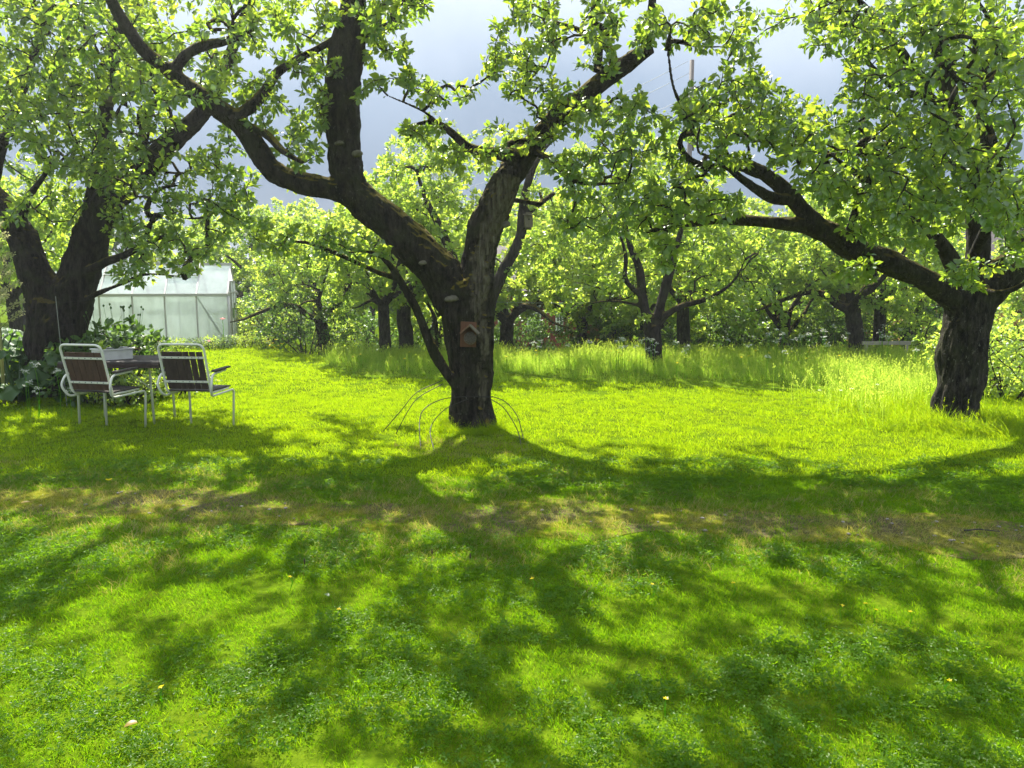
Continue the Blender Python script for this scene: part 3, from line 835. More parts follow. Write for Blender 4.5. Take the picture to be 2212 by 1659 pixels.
left_blobs = [
    (60, 70, 110, 90, 8.6, 11, 44), (200, 70, 110, 80, 8.4, 11, 44), (340, 70, 90, 70, 8.6, 11, 28), (110, 200, 120, 70, 8.6, 11, 44), (260, 220, 100, 70, 8.8, 11, 36), (40, 270, 60, 50, 9, 11, 16), (160, 320, 90, 50, 9, 11, 28),
    (250, 350, 90, 50, 9, 11, 24), (350, 240, 60, 60, 9, 10.8, 14), (430, 160, 60, 60, 9, 10.8, 12), (60, 460, 50, 40, 9.6, 11, 6), (130, 440, 60, 50, 10.5, 12, 16), (300, 430, 80, 40, 9.4, 10.8, 18), (410, 390, 70, 60, 9.4, 10.8, 22),
    (450, 470, 60, 50, 9.2, 10.6, 14), (330, 520, 80, 40, 9.4, 10.8, 18), (410, 560, 50, 40, 9.2, 10.4, 10), (300, 590, 60, 24, 9.6, 10.6, 10), (500, 330, 40, 60, 9.4, 10.6, 8), (520, 450, 40, 50, 9.4, 10.4, 8), (110, 560, 40, 50, 11.5, 12.5, 10), (500, 60, 60, 60, 9, 10.6, 8), (540, 400, 40, 40, 9.2, 10.2, 6), (250, 480, 40, 30, 9.8, 10.6, 6),
]
anch = np.vstack([blob_anchors(left_blobs, r3, GAPS, 2.1), ell_anchors((-5.4, 9.4, 5.6), (3.2, 2.6, 1.1), 230, r3, .3), ell_anchors((-8.2, 11, 4.2), (2.0, 2.4, 1.6), 60, r3, .4), ell_anchors((-5.4, 12.6, 6.3), (3.6, 1.6, .7), 190, r3, .3), blob_anchors([(120, 120, 160, 110, 11, 13.4, 60), (330, 200, 120, 120, 11, 13, 40), (200, 330, 150, 80, 11, 13, 34)], r3, GAPS)])
for A in left_limbs: A[:, 3] *= 0.84
left_root, left_bv, nl3 = near_tree('apple_tree', 'twin-stemmed apple tree on the left, standing behind rhubarb and garden chairs', left_limbs, 0.021, M['bark3'], anch, 33, 0.022,
                                    (0.066, 0.108), 0.026, None, 300, (B2.x, B2.y))


# ------------------------------------------------------------------ orchard trees, shrubs and woods behind
def wander(p0, d0, ln, r0, r1_, rng, rise=0.25, n=7, wob=0.22):
    pts = [np.array(p0, float)]; d = unit(np.array(d0, float))
    for k in range(n):
        d = unit(d + rng.normal(0, wob, 3) + np.array([0, 0, rise * 0.15]))
        pts.append(pts[-1] + d * ln / n)
    rr = np.linspace(r0, r1_, n + 1)
    return spline([(*p, r) for p, r in zip(pts, rr)], 0.12), pts[-1], d

def orchard_variant(seed, H=4.4, spread=2.2, trunk_h=1.3, r=0.16, twigs=520, leaf=(0.08, 0.13), mat='leaf_far', kind='far', low=0.2, spacing=0.022, per=3, bark='bark2', lean=0.1):
    rng = np.random.default_rng(seed)
    limbs = []
    A, tip, d = wander((0, 0, -0.25), (rng.normal(0, lean), rng.normal(0, lean), 1), trunk_h + .25, r * 1.15, r * 0.95, rng, 1, 4, 0.08)
    limbs.append(A)
    k = 5
    for i in range(k):
        a = 2 * math.pi * (i + rng.uniform(-.3, .3)) / k
        el = rng.uniform(0.35, 1.1)
        d = (math.cos(a) * math.cos(el), math.sin(a) * math.cos(el), math.sin(el))
        A, tp, dd = wander(tip, d, rng.uniform(.55, .8) * max(spread, H - trunk_h), r * .62, r * .18, rng)
        limbs.append(A)
        for q in range(2):
            j = len(A) // 2 + int(rng.integers(-4, 4))
            s2 = unit(rng.normal(0, 1, 3) + np.array(d)); s2[2] = abs(s2[2]) * .6
            B, _, _ = wander(A[j, :3], s2, spread * rng.uniform(.35, .55), A[j, 3] * .75, .015, rng)
            limbs.append(B)
    zc = H * (1 + low) / 2; rz_ = H * (1 - low) / 2
    an = ell_anchors((0, 0, zc), (spread, spread, rz_), twigs, rng, .35)
    # lumps: pull anchors towards a few clump centres so that gaps remain
    cc = ell_anchors((0, 0, zc), (spread * .85, spread * .85, rz_ * .85), 16, rng, .6)
    j = ((an[:, None] - cc[None]) ** 2).sum(2).argmin(1)
    an = an + (cc[j] - an) * rng.uniform(0.1, .5, (len(an), 1))
    paths = grow(limbs, an, rng, 0.14)
    tm = tree_body('trunk', limbs, 0.035, M[bark], 0.012)
    bm = MB()
    for pts, rr in paths:
        if rr[0] > 0.006: bm.tube(pts, list(rr), 4, False)
    br = bm.mesh('branches', M[bark], True)
    pos, dr, nr, sz = foliage(paths, rng, leaf, spacing, per=per, rosette=8, rmax=.03)
    cr = leaf_mesh('crown', pos, dr, nr, sz, kind, M[mat], rng, foliage.rnd)
    return tm, br, cr

def place_tree(var, name, label, x, y, rz, s=1.0, sz=None, group=None, dz=0.0):
    t = thing(name, label, 'tree', (x, y, float(gz(x, y)) + dz), rz, group)
    t.scale = (s, s, sz or s)
    link('trunk', var[0], t)
    tag(link('branches', var[1], t), kind='stuff')
    tag(link('crown', var[2], t), kind='stuff')
    return t

OV = [orchard_variant(101), orchard_variant(102, 4.6, 2.3, 1.1, .17), orchard_variant(103, 4.2, 2.4, 1.4, .15), orchard_variant(104, 4.0, 2.0, 1.2, .13)]
OV.append(orchard_variant(105, 3.9, 2.2, .5, .11, low=.05, twigs=560))
WV = [orchard_variant(111, 6.5, 2.4, 1.6, .16, 600, (0.14, 0.23), 'leaf_far', 'far', .04, .035, 3, 'bark3'),
      orchard_variant(112, 6.2, 2.6, 1.4, .15, 600, (0.14, 0.23), 'leaf_dark', 'far', .04, .035, 3, 'bark3')]

def px(u, d): return (u - 1106) / FPX * d

# the young apple tree behind the meadow, its forked trunk in full view
D2 = 14.7
B3 = G(1413, 790)
sec_limbs = [
    limb([(1413, 800, D2, .19), (1413, 780, D2, .165), (1412, 740, D2, .155), (1408, 705, D2, .15)]),
    limb([(1408, 715, D2, .12), (1396, 680, D2, .095), (1388, 640, D2, .09), (1384, 605, D2, .085), (1378, 570, D2, .075), (1362, 535, D2, .06), (1350, 480, D2 - .1, .045), (1340, 420, D2 - .2, .03), (1335, 360, D2 - .3, .02)]),
    limb([(1388, 640, D2, .06), (1365, 622, D2 - .1, .055), (1350, 600, D2 - .2, .05), (1352, 560, D2 - .2, .045), (1340, 510, D2 - .3, .03), (1310, 450, D2 - .5, .02)]),
    limb([(1412, 715, D2, .11), (1424, 670, D2, .09), (1436, 625, D2, .09), (1450, 580, D2, .08), (1462, 530, D2, .06), (1480, 470, D2 + .1, .04), (1500, 400, D2 + .2, .025)]),
    limb([(1418, 705, D2, .08), (1440, 680, D2 - .1, .065), (1475, 660, D2 - .2, .06), (1520, 648, D2 - .3, .05), (1560, 628, D2 - .4, .04), (1590, 600, D2 - .5, .03), (1610, 560, D2 - .6, .02)]),
    limb([(1396, 665, D2, .04), (1360, 655, D2 + .1, .035), (1310, 650, D2 + .2, .028), (1260, 660, D2 + .3, .016)]),
]
r4 = np.random.default_rng(24)
sec_blobs = [(1300, 350, 80, 40, 14.2, 16, 30), (1560, 420, 60, 50, 14.2, 16, 24), (1340, 420, 90, 60, 14, 16.2, 60), (1440, 400, 90, 60, 14, 16.4, 60), (1250, 480, 80, 60, 14, 16, 50), (1340, 500, 90, 50, 14, 16, 50), (1480, 500, 90, 60, 14, 16, 50), (1580, 520, 80, 60, 14, 16, 46), (1250, 590, 80, 50, 14.2, 16, 34),
             (1320, 600, 50, 40, 14.2, 15.6, 16), (1560, 600, 70, 50, 14, 15.6, 30), (1220, 650, 50, 26, 14.2, 15.4, 14), (1610, 640, 50, 40, 14, 15.4, 16), (1450, 310, 80, 50, 14.2, 16, 26), (1380, 340, 70, 50, 14, 16, 26), (1500, 660, 30, 20, 14.2, 15, 3), (1390, 690, 14, 8, 14.3, 14.6, 2)]
def traced_tree(label, limbs, blobs, seed, base, mat, bark, leaf=(.075, .125), gaps=GAPS, voxel=.028, spacing=.024):
    rng = np.random.default_rng(seed)
    off = np.array([base.x, base.y, 0, 0])
    root = thing('apple_tree', label, 'tree', (base.x, base.y, 0))
    limbs = [A - off for A in limbs]
    an = blob_anchors(blobs, rng, gaps) - off[:3]
    me = tree_body('trunk', limbs, voxel, M[bark], .013)
    link('trunk', me, root)
    paths = grow(limbs, an, rng, .13)
    wood_parts(root, paths, M[bark], rng, .014, 40)
    pos, dr, nr, sz = foliage(paths, rng, leaf, spacing, per=3, rosette=8)
    tag(link('crown', leaf_mesh('crown', pos, dr, nr, sz, 'far', M[mat], rng, foliage.rnd), root), kind='stuff')
    return root
traced_tree('small apple tree with a V-shaped trunk standing in the tall meadow grass', sec_limbs, sec_blobs, 41, B3, 'leaf_far', 'bark3')

# the apple tree straight behind the old one; a nest box hangs on its stem
D3 = 14.6
B4 = P(1046, 796, D3); B4.z = 0
thr_limbs = [
    limb([(1046, 800, D3, .18), (1046, 760, D3, .16), (1050, 700, D3, .15)]),
    limb([(1048, 710, D3, .14), (1060, 650, D3, .12), (1085, 590, D3, .11), (1112, 540, D3, .10), (1126, 500, D3, .095), (1130, 450, D3, .09), (1142, 390, D3, .07), (1170, 330, D3, .045), (1200, 300, D3, .025)]),
    limb([(1045, 710, D3, .11), (1010, 640, D3, .10), (980, 560, D3, .09), (950, 490, D3, .075), (920, 430, D3, .055), (900, 370, D3, .03)]),
    limb([(1040, 690, D3, .08), (985, 620, D3 - .3, .07), (920, 570, D3 - .5, .055), (850, 530, D3 - .6, .04), (800, 490, D3 - .7, .02)]),
    limb([(1128, 470, D3, .06), (1180, 430, D3 + .2, .05), (1230, 390, D3 + .3, .035), (1260, 340, D3 + .3, .02)]),
]
thr_blobs = [(880, 335, 70, 36, 14.2, 16, 34), (960, 318, 60, 28, 14.2, 16, 24), (1080, 310, 60, 30, 14.2, 16, 18), (900, 400, 90, 60, 14, 16, 60), (1000, 400, 80, 60, 14, 16.4, 60), (850, 470, 80, 50, 14, 16, 40), (950, 490, 80, 60, 14, 16, 50), (1180, 400, 80, 60, 14, 16, 46), (1190, 490, 70, 60, 14, 16, 36), (820, 380, 40, 40, 14.4, 16, 14), (1090, 330, 60, 24, 14.4, 16, 14), (960, 345, 60, 24, 14.4, 15.8, 14),
             (780, 560, 60, 40, 14, 15.4, 18), (1000, 560, 40, 50, 14, 15.6, 10), (1160, 580, 60, 40, 14.2, 15.8, 16)]
traced_tree('leafy apple tree directly behind the old dark trunk, nest box on its stem', thr_limbs, thr_blobs, 42, B4, 'leaf_far', 'bark3')

orch = [  # variant, u of trunk, distance, turn, scale, label
    (3, 832, 16.2, 0.3, .95, 'apple tree with a thin bent trunk left of the old trunk, behind long grass'),
    (0, 872, 17.6, 2.1, 1.0, 'apple tree with a double trunk close behind the leaning low branch'),
    (1, 700, 18.6, 1.1, .84, 'round-headed apple tree behind the left end of the long meadow grass'),
    (2, 1492, 17.2, 4.0, .92, 'apple tree with a low side branch right of the V-shaped trunk'),
    (4, 1680, 17.5, 5.0, 1.0, 'bright bushy apple tree with hidden trunk above the dark shrubs'),
    (1, 1855, 16.0, .8, .92, 'apple tree with a stout short trunk beside the pale rail'),
    (3, 1900, 17.4, 2.6, 1.0, 'apple tree just behind the pale rail, thin straight trunk'),
    (2, 1975, 19.5, 3.3, .9, 'apple tree left of the ochre house, half hidden by the thick trunk'),
    (2, 2440, 15.0, 1.4, .9, 'apple tree just beyond the right edge, its boughs before the ochre house'),
    (0, 1310, 21.5, 3.0, 1.05, 'apple tree in front of the red house, crown above its window'),
    (4, 1560, 21.5, .2, 1.0, 'apple tree deep behind the meadow in front of dark shrubs'),
    (3, 40, 17.0, .9, 1.05, 'apple tree glimpsed between the twin stems on the left'),
    (0, 150, 26.0, 4.4, 1.0, 'apple tree behind the greenhouse, far left'),
    (1, 1105, 18.8, 2.9, .98, 'apple tree left of the white window, its boughs over the red roof'),
    (3, 1246, 19.4, 5.2, 1.05, 'apple tree right of the white window of the red house'),
    (4, 1390, 19.0, 1.2, 1.0, 'apple tree hidden behind the V-shaped trunk'),
    (4, 1770, 20.5, .6, 1.05, 'apple tree far behind the stout short trunk'),
    (4, 960, 19.0, 3.6, .95, 'apple tree seen through the fork of the old trunk'),
    (4, 640, 25.5, 2.6, .9, 'low apple tree beyond the end of the lawn'),
    (4, 2085, 21, 4.1, 1.05, 'bushy apple tree before the ochre boards, behind the thick trunk'),
    (2, 560, 25.5, 1.9, 1.05, 'slender-stemmed apple tree just right of the greenhouse'),
]
for k, u, d, rz, s, lab in orch:
    place_tree(OV[k], 'apple_tree', lab, px(u, d), d, rz, s, group='orchard trees behind the meadow')

wood = [(0, 60, 29, .2, .82), (1, 210, 31, 1.2, .8), (0, 380, 30, 2.2, .72), (1, 520, 28, 3.1, .72), (0, 660, 30, 4.0, .78), (1, 800, 29, 5.0, .85), (0, 930, 31, .7, .9), (1, 1060, 33, 1.7, 1.0), (0, 1190, 32, 2.7, 1.05),
        (1, 1330, 33, 3.6, 1.1), (0, 1460, 32, 4.5, 1.05), (1, 1600, 30, 5.5, 1.0), (0, 1740, 31, .4, 1.05), (1, 1880, 32, 1.4, 1.1), (0, 2020, 34, 2.4, 1.15), (1, 2170, 33, 3.4, 1.1), (0, 2320, 31, 4.4, 1.0), (1, -90, 30, 1.0, .85)]
wl = ['far left edge', 'behind the left twin stem', 'behind the greenhouse roof', 'right of the greenhouse', 'above the yellow flowers', 'left of the thin bent trunk', 'behind the leaning low branch', 'behind the old trunk', 'left of the red house',
      'over the red house', 'right of the red house', 'behind the V-shaped trunk', 'behind the low side branch', 'behind the pale rail', 'left of the ochre house', 'over the ochre house', 'beyond the right edge', 'beyond the left edge']
for (k, u, d, rz, s), lab in zip(wood, wl):
    place_tree(WV[k], 'broadleaf_tree', ('pale ' if k == 0 else 'dark ') + 'bushy broadleaf tree closing the garden, ' + lab, px(u, d), d, rz, s, group='trees closing the back of the garden')

# distant birch rising above the orchard
bx_ = px(945, 42)
BV = orchard_variant(121, 10.5, 1.5, 3.0, .14, 170, (0.14, 0.22), 'leaf_birch', 'far', .3, .16, 1, 'bark2', .03)
place_tree(BV, 'birch_tree', 'tall pale grey-green birch in the distance, rising above the orchard', bx_, 42, .4, 1.16, group=None)

# ------------------------------------------------------------------ shrubs
def shrub_variant(seed, rx, h, n, leaf, mat, kind='far', spacing=.038, stems=9):
    rng = np.random.default_rng(seed)
    limbs = []
    for i in range(stems):
        a = 2 * math.pi * i / stems + rng.uniform(-.3, .3); el = rng.uniform(.7, 1.35)
        A, _, _ = wander((0.1 * math.cos(a), .1 * math.sin(a), -.05), (math.cos(a) * math.cos(el), math.sin(a) * math.cos(el), math.sin(el)), h * rng.uniform(.5, .75), .016, .006, rng, .3, 4, .15)
        limbs.append(A)
    an = ell_anchors((0, 0, h * .48), (rx, rx, h * .52), n, rng, .45)
    an[:, 2] = np.maximum(an[:, 2], 0.06)
    an += rng.normal(0, .06, an.shape)
    paths = grow(limbs, an, rng, .14)
    mb = MB()
    for A in limbs: mb.tube(A[:, :3], list(A[:, 3]), 5)
    for pts, rr in paths:
        if rr[0] > .006: mb.tube(pts, list(rr), 3, False)
    st = mb.mesh('stems', M['bark3'], True)
    pos, dr, nr, sz = foliage(paths, rng, leaf, spacing, per=3, rosette=7, rmax=.03)
    return st, leaf_mesh('foliage', pos, dr, nr, sz, kind, M[mat], rng, foliage.rnd)
SV = {
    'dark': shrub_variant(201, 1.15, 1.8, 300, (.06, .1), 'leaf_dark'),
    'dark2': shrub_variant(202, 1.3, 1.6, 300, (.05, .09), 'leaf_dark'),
    'green': shrub_variant(203, .9, 1.25, 220, (.05, .09), 'leaf_far'),
    'lime': shrub_variant(204, .42, .6, 110, (.035, .06), 'lime', spacing=.04, stems=6),
    'peony': shrub_variant(205, .62, .95, 170, (.07, .12), 'leaf_dark', 'mid', spacing=.05),
    'low': shrub_variant(206, .5, .55, 110, (.04, .08), 'leaf_far', spacing=.05, stems=7),
    'sage': shrub_variant(207, .45, .5, 100, (.04, .08), 'leaf_grey', spacing=.05, stems=7),
}
def place_shrub(k, name, label, x, y, rz=0, s=1.0, group=None, z=None, cat='shrub', sz=None):
    t = thing(name, label, cat, (x, y, float(gz(x, y)) if z is None else z), rz, group)
    t.scale = (s, s, sz or s)
    tag(link('stems', SV[k][0], t), kind='stuff')
    tag(link('foliage', SV[k][1], t), kind='stuff')
    return t
sh = [('dark', 1115, 20.5, 'dark shrub at the left end of the red house'), ('dark2', 1210, 19.6, 'broad dark shrub under the white window'), ('dark', 1300, 20.2, 'dark shrub right of the white window'), ('dark2', 1375, 19.2, 'low dark shrub left of the V-shaped trunk'),
      ('dark', 1450, 20.6, 'dark shrub right behind the V-shaped trunk'), ('dark2', 1540, 19.4, 'broad dark shrub behind the low side branch'), ('dark', 1620, 20.0, 'dark shrub where the meadow dips'), ('dark2', 1700, 18.6, 'dark shrub with white flowers before it'),
      ('dark', 1790, 19.4, 'dark shrub left of the stout short trunk'), ('dark2', 1870, 18.8, 'dark shrub between the two trunks by the rail'), ('green', 1945, 17.5, 'mid green shrub over the pale rail'), ('dark', 2010, 19, 'dark shrub under the ochre boards'),
      ('dark2', 1030, 19.5, 'dark shrub glimpsed between trunk and red house'), ('dark2', 930, 19.8, 'dark shrub behind the low branch'), ('dark', 800, 20.8, 'dark shrub behind the thin bent trunk'), ('dark2', 660, 18.8, 'rounded dark shrub at the end of the lawn'), ('dark', 610, 21.0, 'dark shrub behind the yellow flowers'),
      ('green', 545, 21.5, 'tall green shrub beside the greenhouse door'), ('green', 590, 20.2, 'mid green shrub left of the rounded dark one'), ('green', 720, 20.2, 'green shrub behind the left end of the meadow')]
for i, (k, u, d, lab) in enumerate(sh):
    place_shrub(k, 'shrub', lab + ', along the back', px(u, d), d, i * 1.3, U(.92, 1.12), 'shrubs along the back of the meadow')
for i, (u, v, s, lab) in enumerate([(2165, 862, .85, 'leafy low shrub behind the right trunk'), (2215, 868, .95, 'leafy shrub at the right edge below the ochre boards'), (2150, 838, 1.0, 'taller shrub just past the right trunk')]):
    g = G(u, v)
    place_shrub('green' if i else 'low', 'shrub', lab + ', on the lawn edge', g.x, g.y + .3, i, s, 'shrubs right of the thick trunk')

# ------------------------------------------------------------------ greenhouse
gh_a = math.radians(13.6)
gh = thing('greenhouse', 'small glass greenhouse with limewashed panes and a pitched roof on the left', 'greenhouse', (-7.13, 19.5, 0), gh_a)
# local frame: long wall along -X from the near right corner, gable along +Y
BAY, NB, GW, EAVE, RIDGE = 0.735, 6, 1.95, 1.26, 2.03
def bar(name, a, b, r=.016, mat='alu', par=gh):
    mb = MB(); a = Vector(a); b = Vector(b)
    d = (b - a); Rm = d.to_track_quat('Z', 'Y').to_matrix()
    mb.box((a + b) / 2, (r * 2, r * 2, d.length), Rm)
    return mb.build(name, M[mat], par)
def sheet(name, p, mat, par=gh, th=.004):
    p = [Vector(q) for q in p]
    n = (p[1] - p[0]).cross(p[2] - p[0]).normalized() * th
    mb = MB(); k = len(p)
    mb.add([q - n for q in p] + [q + n for q in p], [tuple(range(k))[::-1], tuple(range(k, 2 * k))] + [(i, (i + 1) % k, (i + 1) % k + k, i + k) for i in range(k)])
    return mb.build(name, M[mat], par)
Lh = BAY * NB
for i in range(NB + 1):
    x = -BAY * i
    for y in (0, GW):
        bar('post', (x, y, 0), (x, y, EAVE))
    bar('rafter', (x, 0, EAVE), (x, GW / 2, RIDGE)); bar('rafter', (x, GW, EAVE), (x, GW / 2, RIDGE))
for y in (0, GW):
    bar('eave_gutter', (.06, y - .02 if y == 0 else y + .02, EAVE + .01), (-Lh - .06, y - .02 if y == 0 else y + .02, EAVE + .01), .03)
    bar('sill_bar', (0, y, .05), (-Lh, y, .05), .03)
bar('ridge_bar', (.05, GW / 2, RIDGE + .02), (-Lh - .05, GW / 2, RIDGE + .02), .032)
bar('brace', (-BAY + .03, .012, EAVE - .06), (-.15, .012, .2), .013)
for i in range(NB):
    x0, x1 = -BAY * i - .02, -BAY * (i + 1) + .02
    for y in (0, GW):
        sheet('pane', [(x0, y, .08), (x1, y, .08), (x1, y, EAVE - .02), (x0, y, EAVE - .02)], 'pane')
    for y0 in (0, GW):
        a = Vector((0, y0, EAVE + .01)); b = Vector((0, GW / 2, RIDGE + .005))
        sheet('roof_pane', [(x0, a.y, a.z), (x1, a.y, a.z), (x1, b.y, b.z - .01), (x0, b.y, b.z - .01)], 'roof_pane')
# roof vents: framed lights lying on the roof
for i in (1, 3):
    x0, x1 = -BAY * i - .01, -BAY * (i + 1) + .01
    def rp(x, t): return Vector((x, GW / 2 * t - .02, EAVE + (RIDGE - EAVE) * t + .045))
    fr = MB()
    for a, b in ((rp(x0, .58), rp(x1, .58)), (rp(x0, .97), rp(x1, .97)), (rp(x0, .58), rp(x0, .97)), (rp(x1, .58), rp(x1, .97))):
        d = b - a; fr.box((a + b) / 2, (.03, .03, d.length), d.to_track_quat('Z', 'Y').to_matrix())
    f = fr.build('roof_vent', M['alu'], gh)
    sheet('vent_pane', [rp(x0 - .03, .61), rp(x1 + .03, .61), rp(x1 + .03, .95), rp(x0 - .03, .95)], 'roof_pane', f)
# gable ends, the near one with its door
for xg in (.006, -Lh - .006):
    for k in range(4):
        y0, y1 = GW * k / 4 + .02, GW * (k + 1) / 4 - .02
        zt = lambda y: EAVE + (RIDGE - EAVE) * (1 - abs(y - GW / 2) / (GW / 2)) - .03
        if xg > 0 and k in (1, 2): continue
        sheet('pane', [(xg, y0, .08), (xg, y1, .08), (xg, y1, zt(y1)), (xg, y0, zt(y0))], 'pane')
    for k in (1, 3):
        y = GW * k / 4
        bar('gable_post', (xg, y, 0), (xg, y, EAVE + (RIDGE - EAVE) * .5 - .03), .018)
    bar('gable_tie', (xg + .02 * np.sign(xg), 0, EAVE + .06), (xg + .02 * np.sign(xg), GW, EAVE + .06), .02)
door = MB()
y0, y1 = GW * .25 + .02, GW * .75 - .02
for a, b in (((.03, y0, .04), (.03, y0, 1.62)), ((.03, y1, .04), (.03, y1, 1.62)), ((.03, y0, .06), (.03, y1, .06)), ((.03, y0, 1.6), (.03, y1, 1.6)), ((.03, y0, .75), (.03, y1, .75)), ((.03, (y0 + y1) / 2, .04), (.03, (y0 + y1) / 2, 1.6))):
    a, b = Vector(a), Vector(b); d = b - a
    door.box((a + b) / 2, (.036, .036, d.length), d.to_track_quat('Z', 'Y').to_matrix())
dr_ = door.build('door', M['alu'], gh)
for ya, yb in ((y0, (y0 + y1) / 2), ((y0 + y1) / 2, y1)):
    for za, zb in ((.08, .73), (.77, 1.58)):
        sheet('door_pane', [(.03, ya + .02, za), (.03, yb - .02, za), (.03, yb - .02, zb), (.03, ya + .02, zb)], 'pane', dr_)
mb = MB(); mb.box((.062, y0 + .12, .8), (.02, .22, .26)); mb.build('green_notice', paint_mat('green_plate', (.16, .26, .10)), dr_)
mb = MB(); mb.tube(rounded([(.03, -.05, EAVE - .03), (.03, -.06, .3), (.10, -.12, .05)], .06), .03, 8); mb.build('downpipe', M['alu'], gh, True)

# ------------------------------------------------------------------ garden chairs and table
TR = 0.0125
def make_chair(label, loc, rz, slat, gaps_, group):
    c = thing('garden_chair', label, 'chair', loc, rz, group)
    lean = math.tan(math.radians(14))
    def bk(x, z): return (x, -.20 - (z - .42) * lean, z)
    mb = MB()
    mb.tube(rounded([(-.235, .20, .435), (-.235, -.19, .43), bk(-.245, .47), bk(-.25, .955), bk(.25, .955), bk(.245, .47), (.235, -.19, .43), (.235, .20, .435)], .075, 6), TR, 8)
    mb.build('back_frame', M['white_tube'], c, True)
    for s in (-1, 1):
        mb = MB()
        mb.tube(rounded([(s * .25, .255, 0.0), (s * .262, .275, .41), (s * .265, -.24, .40), (s * .30, -.30, .52), (s * .285, -.24, .635), (s * .28, .06, .65)], .055, 6), TR, 8)
        mb.build('leg', M['white_tube'], c, True)
        mb = MB()
        mb.box((s * .285, -.04, .672), (.052, .34, .020), Matrix.Rotation(.035, 3, 'X'), .002)
        mb.build('armrest', M['slat_grey'], c, bevel=.003)
    xs_ = np.linspace(-.22, .22, 7)
    al = math.atan(lean)
    for i in range(6):
        a, b = xs_[i] + gaps_[i][0], xs_[i + 1] - gaps_[i][1]
        mb = MB()
        z0, z1 = .475, .875
        mid = Vector(bk((a + b) / 2, (z0 + z1) / 2)) + Vector((0, .004, 0))
        mb.box(mid, (b - a, .017, (z1 - z0) / math.cos(al)), Matrix.Rotation(al, 3, 'X'), .0015)
        mb.build('back_slat', M[slat], c, bevel=.002)
    for z in (.555, .815):
        mb = MB()
        p = Vector(bk(0, z)) + Vector((0, -.012, 0))
        mb.box(p, (.475, .006, .022), Matrix.Rotation(al, 3, 'X'))
        st = mb.build('strap', M['white_tube'], c)
        for x in xs_[:-1] + .037:
            mb = MB(); mb.lathe([(.005, -.002), (.005, .003), (.002, .005)], 6, Matrix.Translation(p + Vector((x, -.003, 0))) @ Matrix.Rotation(math.pi / 2, 4, 'X'))
            mb.build('rivet', M['rod'], st)
    for i in range(6):
        mb = MB()
        mb.box((0, -.165 + i * .074, .452), (.49, .062, .016), None, .0015)
        mb.build('seat_slat', M['slat_grey'], c, bevel=.002)
    return c
tight = [(.001, .001)] * 6
ch1 = [(.001, .001), (.001, .001), (.001, .001), (.001, .001), (.001, .004), (.004, .001)]
ch2 = [(.001, .001), (.001, .002), (.003, .003), (.005, .005), (.006, .006), (.006, .001)]
make_chair('white tube chair with closely set brown back slats, left of the two', (-4.36, 8.24, 0), math.radians(-13), 'slat', ch1, 'white tube garden chairs at the table')
make_chair('white tube chair with daylight between its dark back slats, right of the two', (-3.40, 8.32, 0), math.radians(-6), 'slat_dark', ch2, 'white tube garden chairs at the table')

tb = thing('garden_table', 'slatted grey wooden garden table on white tube legs behind the chairs', 'table', (-4.39, 8.78, 0), math.radians(1.5))
for i in range(8):
    mb = MB(); mb.box((U(-.004, .004), -.42 + .10 * i + .04, .722), (1.10, .09, .022), None, .002)
    mb.build('plank', M['slat_grey'], tb, bevel=.003)
mb = MB()
for y in (-.44, .44): mb.box((0, y, .69), (1.08, .022, .045))
for x in (-.53, .53): mb.box((x, 0, .69), (.022, .856, .045))
mb.build('apron', M['slat_dark'], tb)
for (x, y) in ((-.48, -.16), (.32, -.17), (-.41, .28), (.37, .28)):
    mb = MB(); mb.tube(rounded([(x + (.02 if x > 0 else -.02), y, 0), (x, y, .66), (x - (.10 if x > 0 else -.10), y, .698)], .05), .014, 8)
    mb.build('leg', M['white_tube'], tb, True)
mb = MB(); mb.tube([(.03, -.16, .67), (.325, -.17, .40)], .006, 6); mb.build('brace', M['white_tube'], tb)

# planter on the table
pl = thing('planter_box', 'white rectangular planter box standing corner-on on the garden table', 'planter', (-4.50, 8.68, .734), math.radians(48))
mb = MB()
wx, wy, hh = .17, .13, .11
for sx, sy, dx, dy in ((0, -wy, wx * 2, .012), (0, wy, wx * 2, .012), (-wx, 0, .012, wy * 2 - .014), (wx, 0, .012, wy * 2 - .014)):
    mb.box((sx, sy, hh / 2), (dx, dy, hh))
mb.box((0, 0, .012), (wx * 2 - .02, wy * 2 - .02, .012))
mb.build('box', M['planter'], pl, bevel=.004)
mb = MB()
for sx, sy, dx, dy in ((0, -wy - .004, wx * 2 + .03, .026), (0, wy + .004, wx * 2 + .03, .026), (-wx - .004, 0, .026, wy * 2 - .02), (wx + .004, 0, .026, wy * 2 - .02)):
    mb.box((sx, sy, hh + .006), (dx, dy, .012))
mb.build('rim', M['planter'], pl)
mb = MB(); mb.box((0, 0, .08), (wx * 2 - .03, wy * 2 - .03, .012)); mb.build('soil', M['soil'], pl)

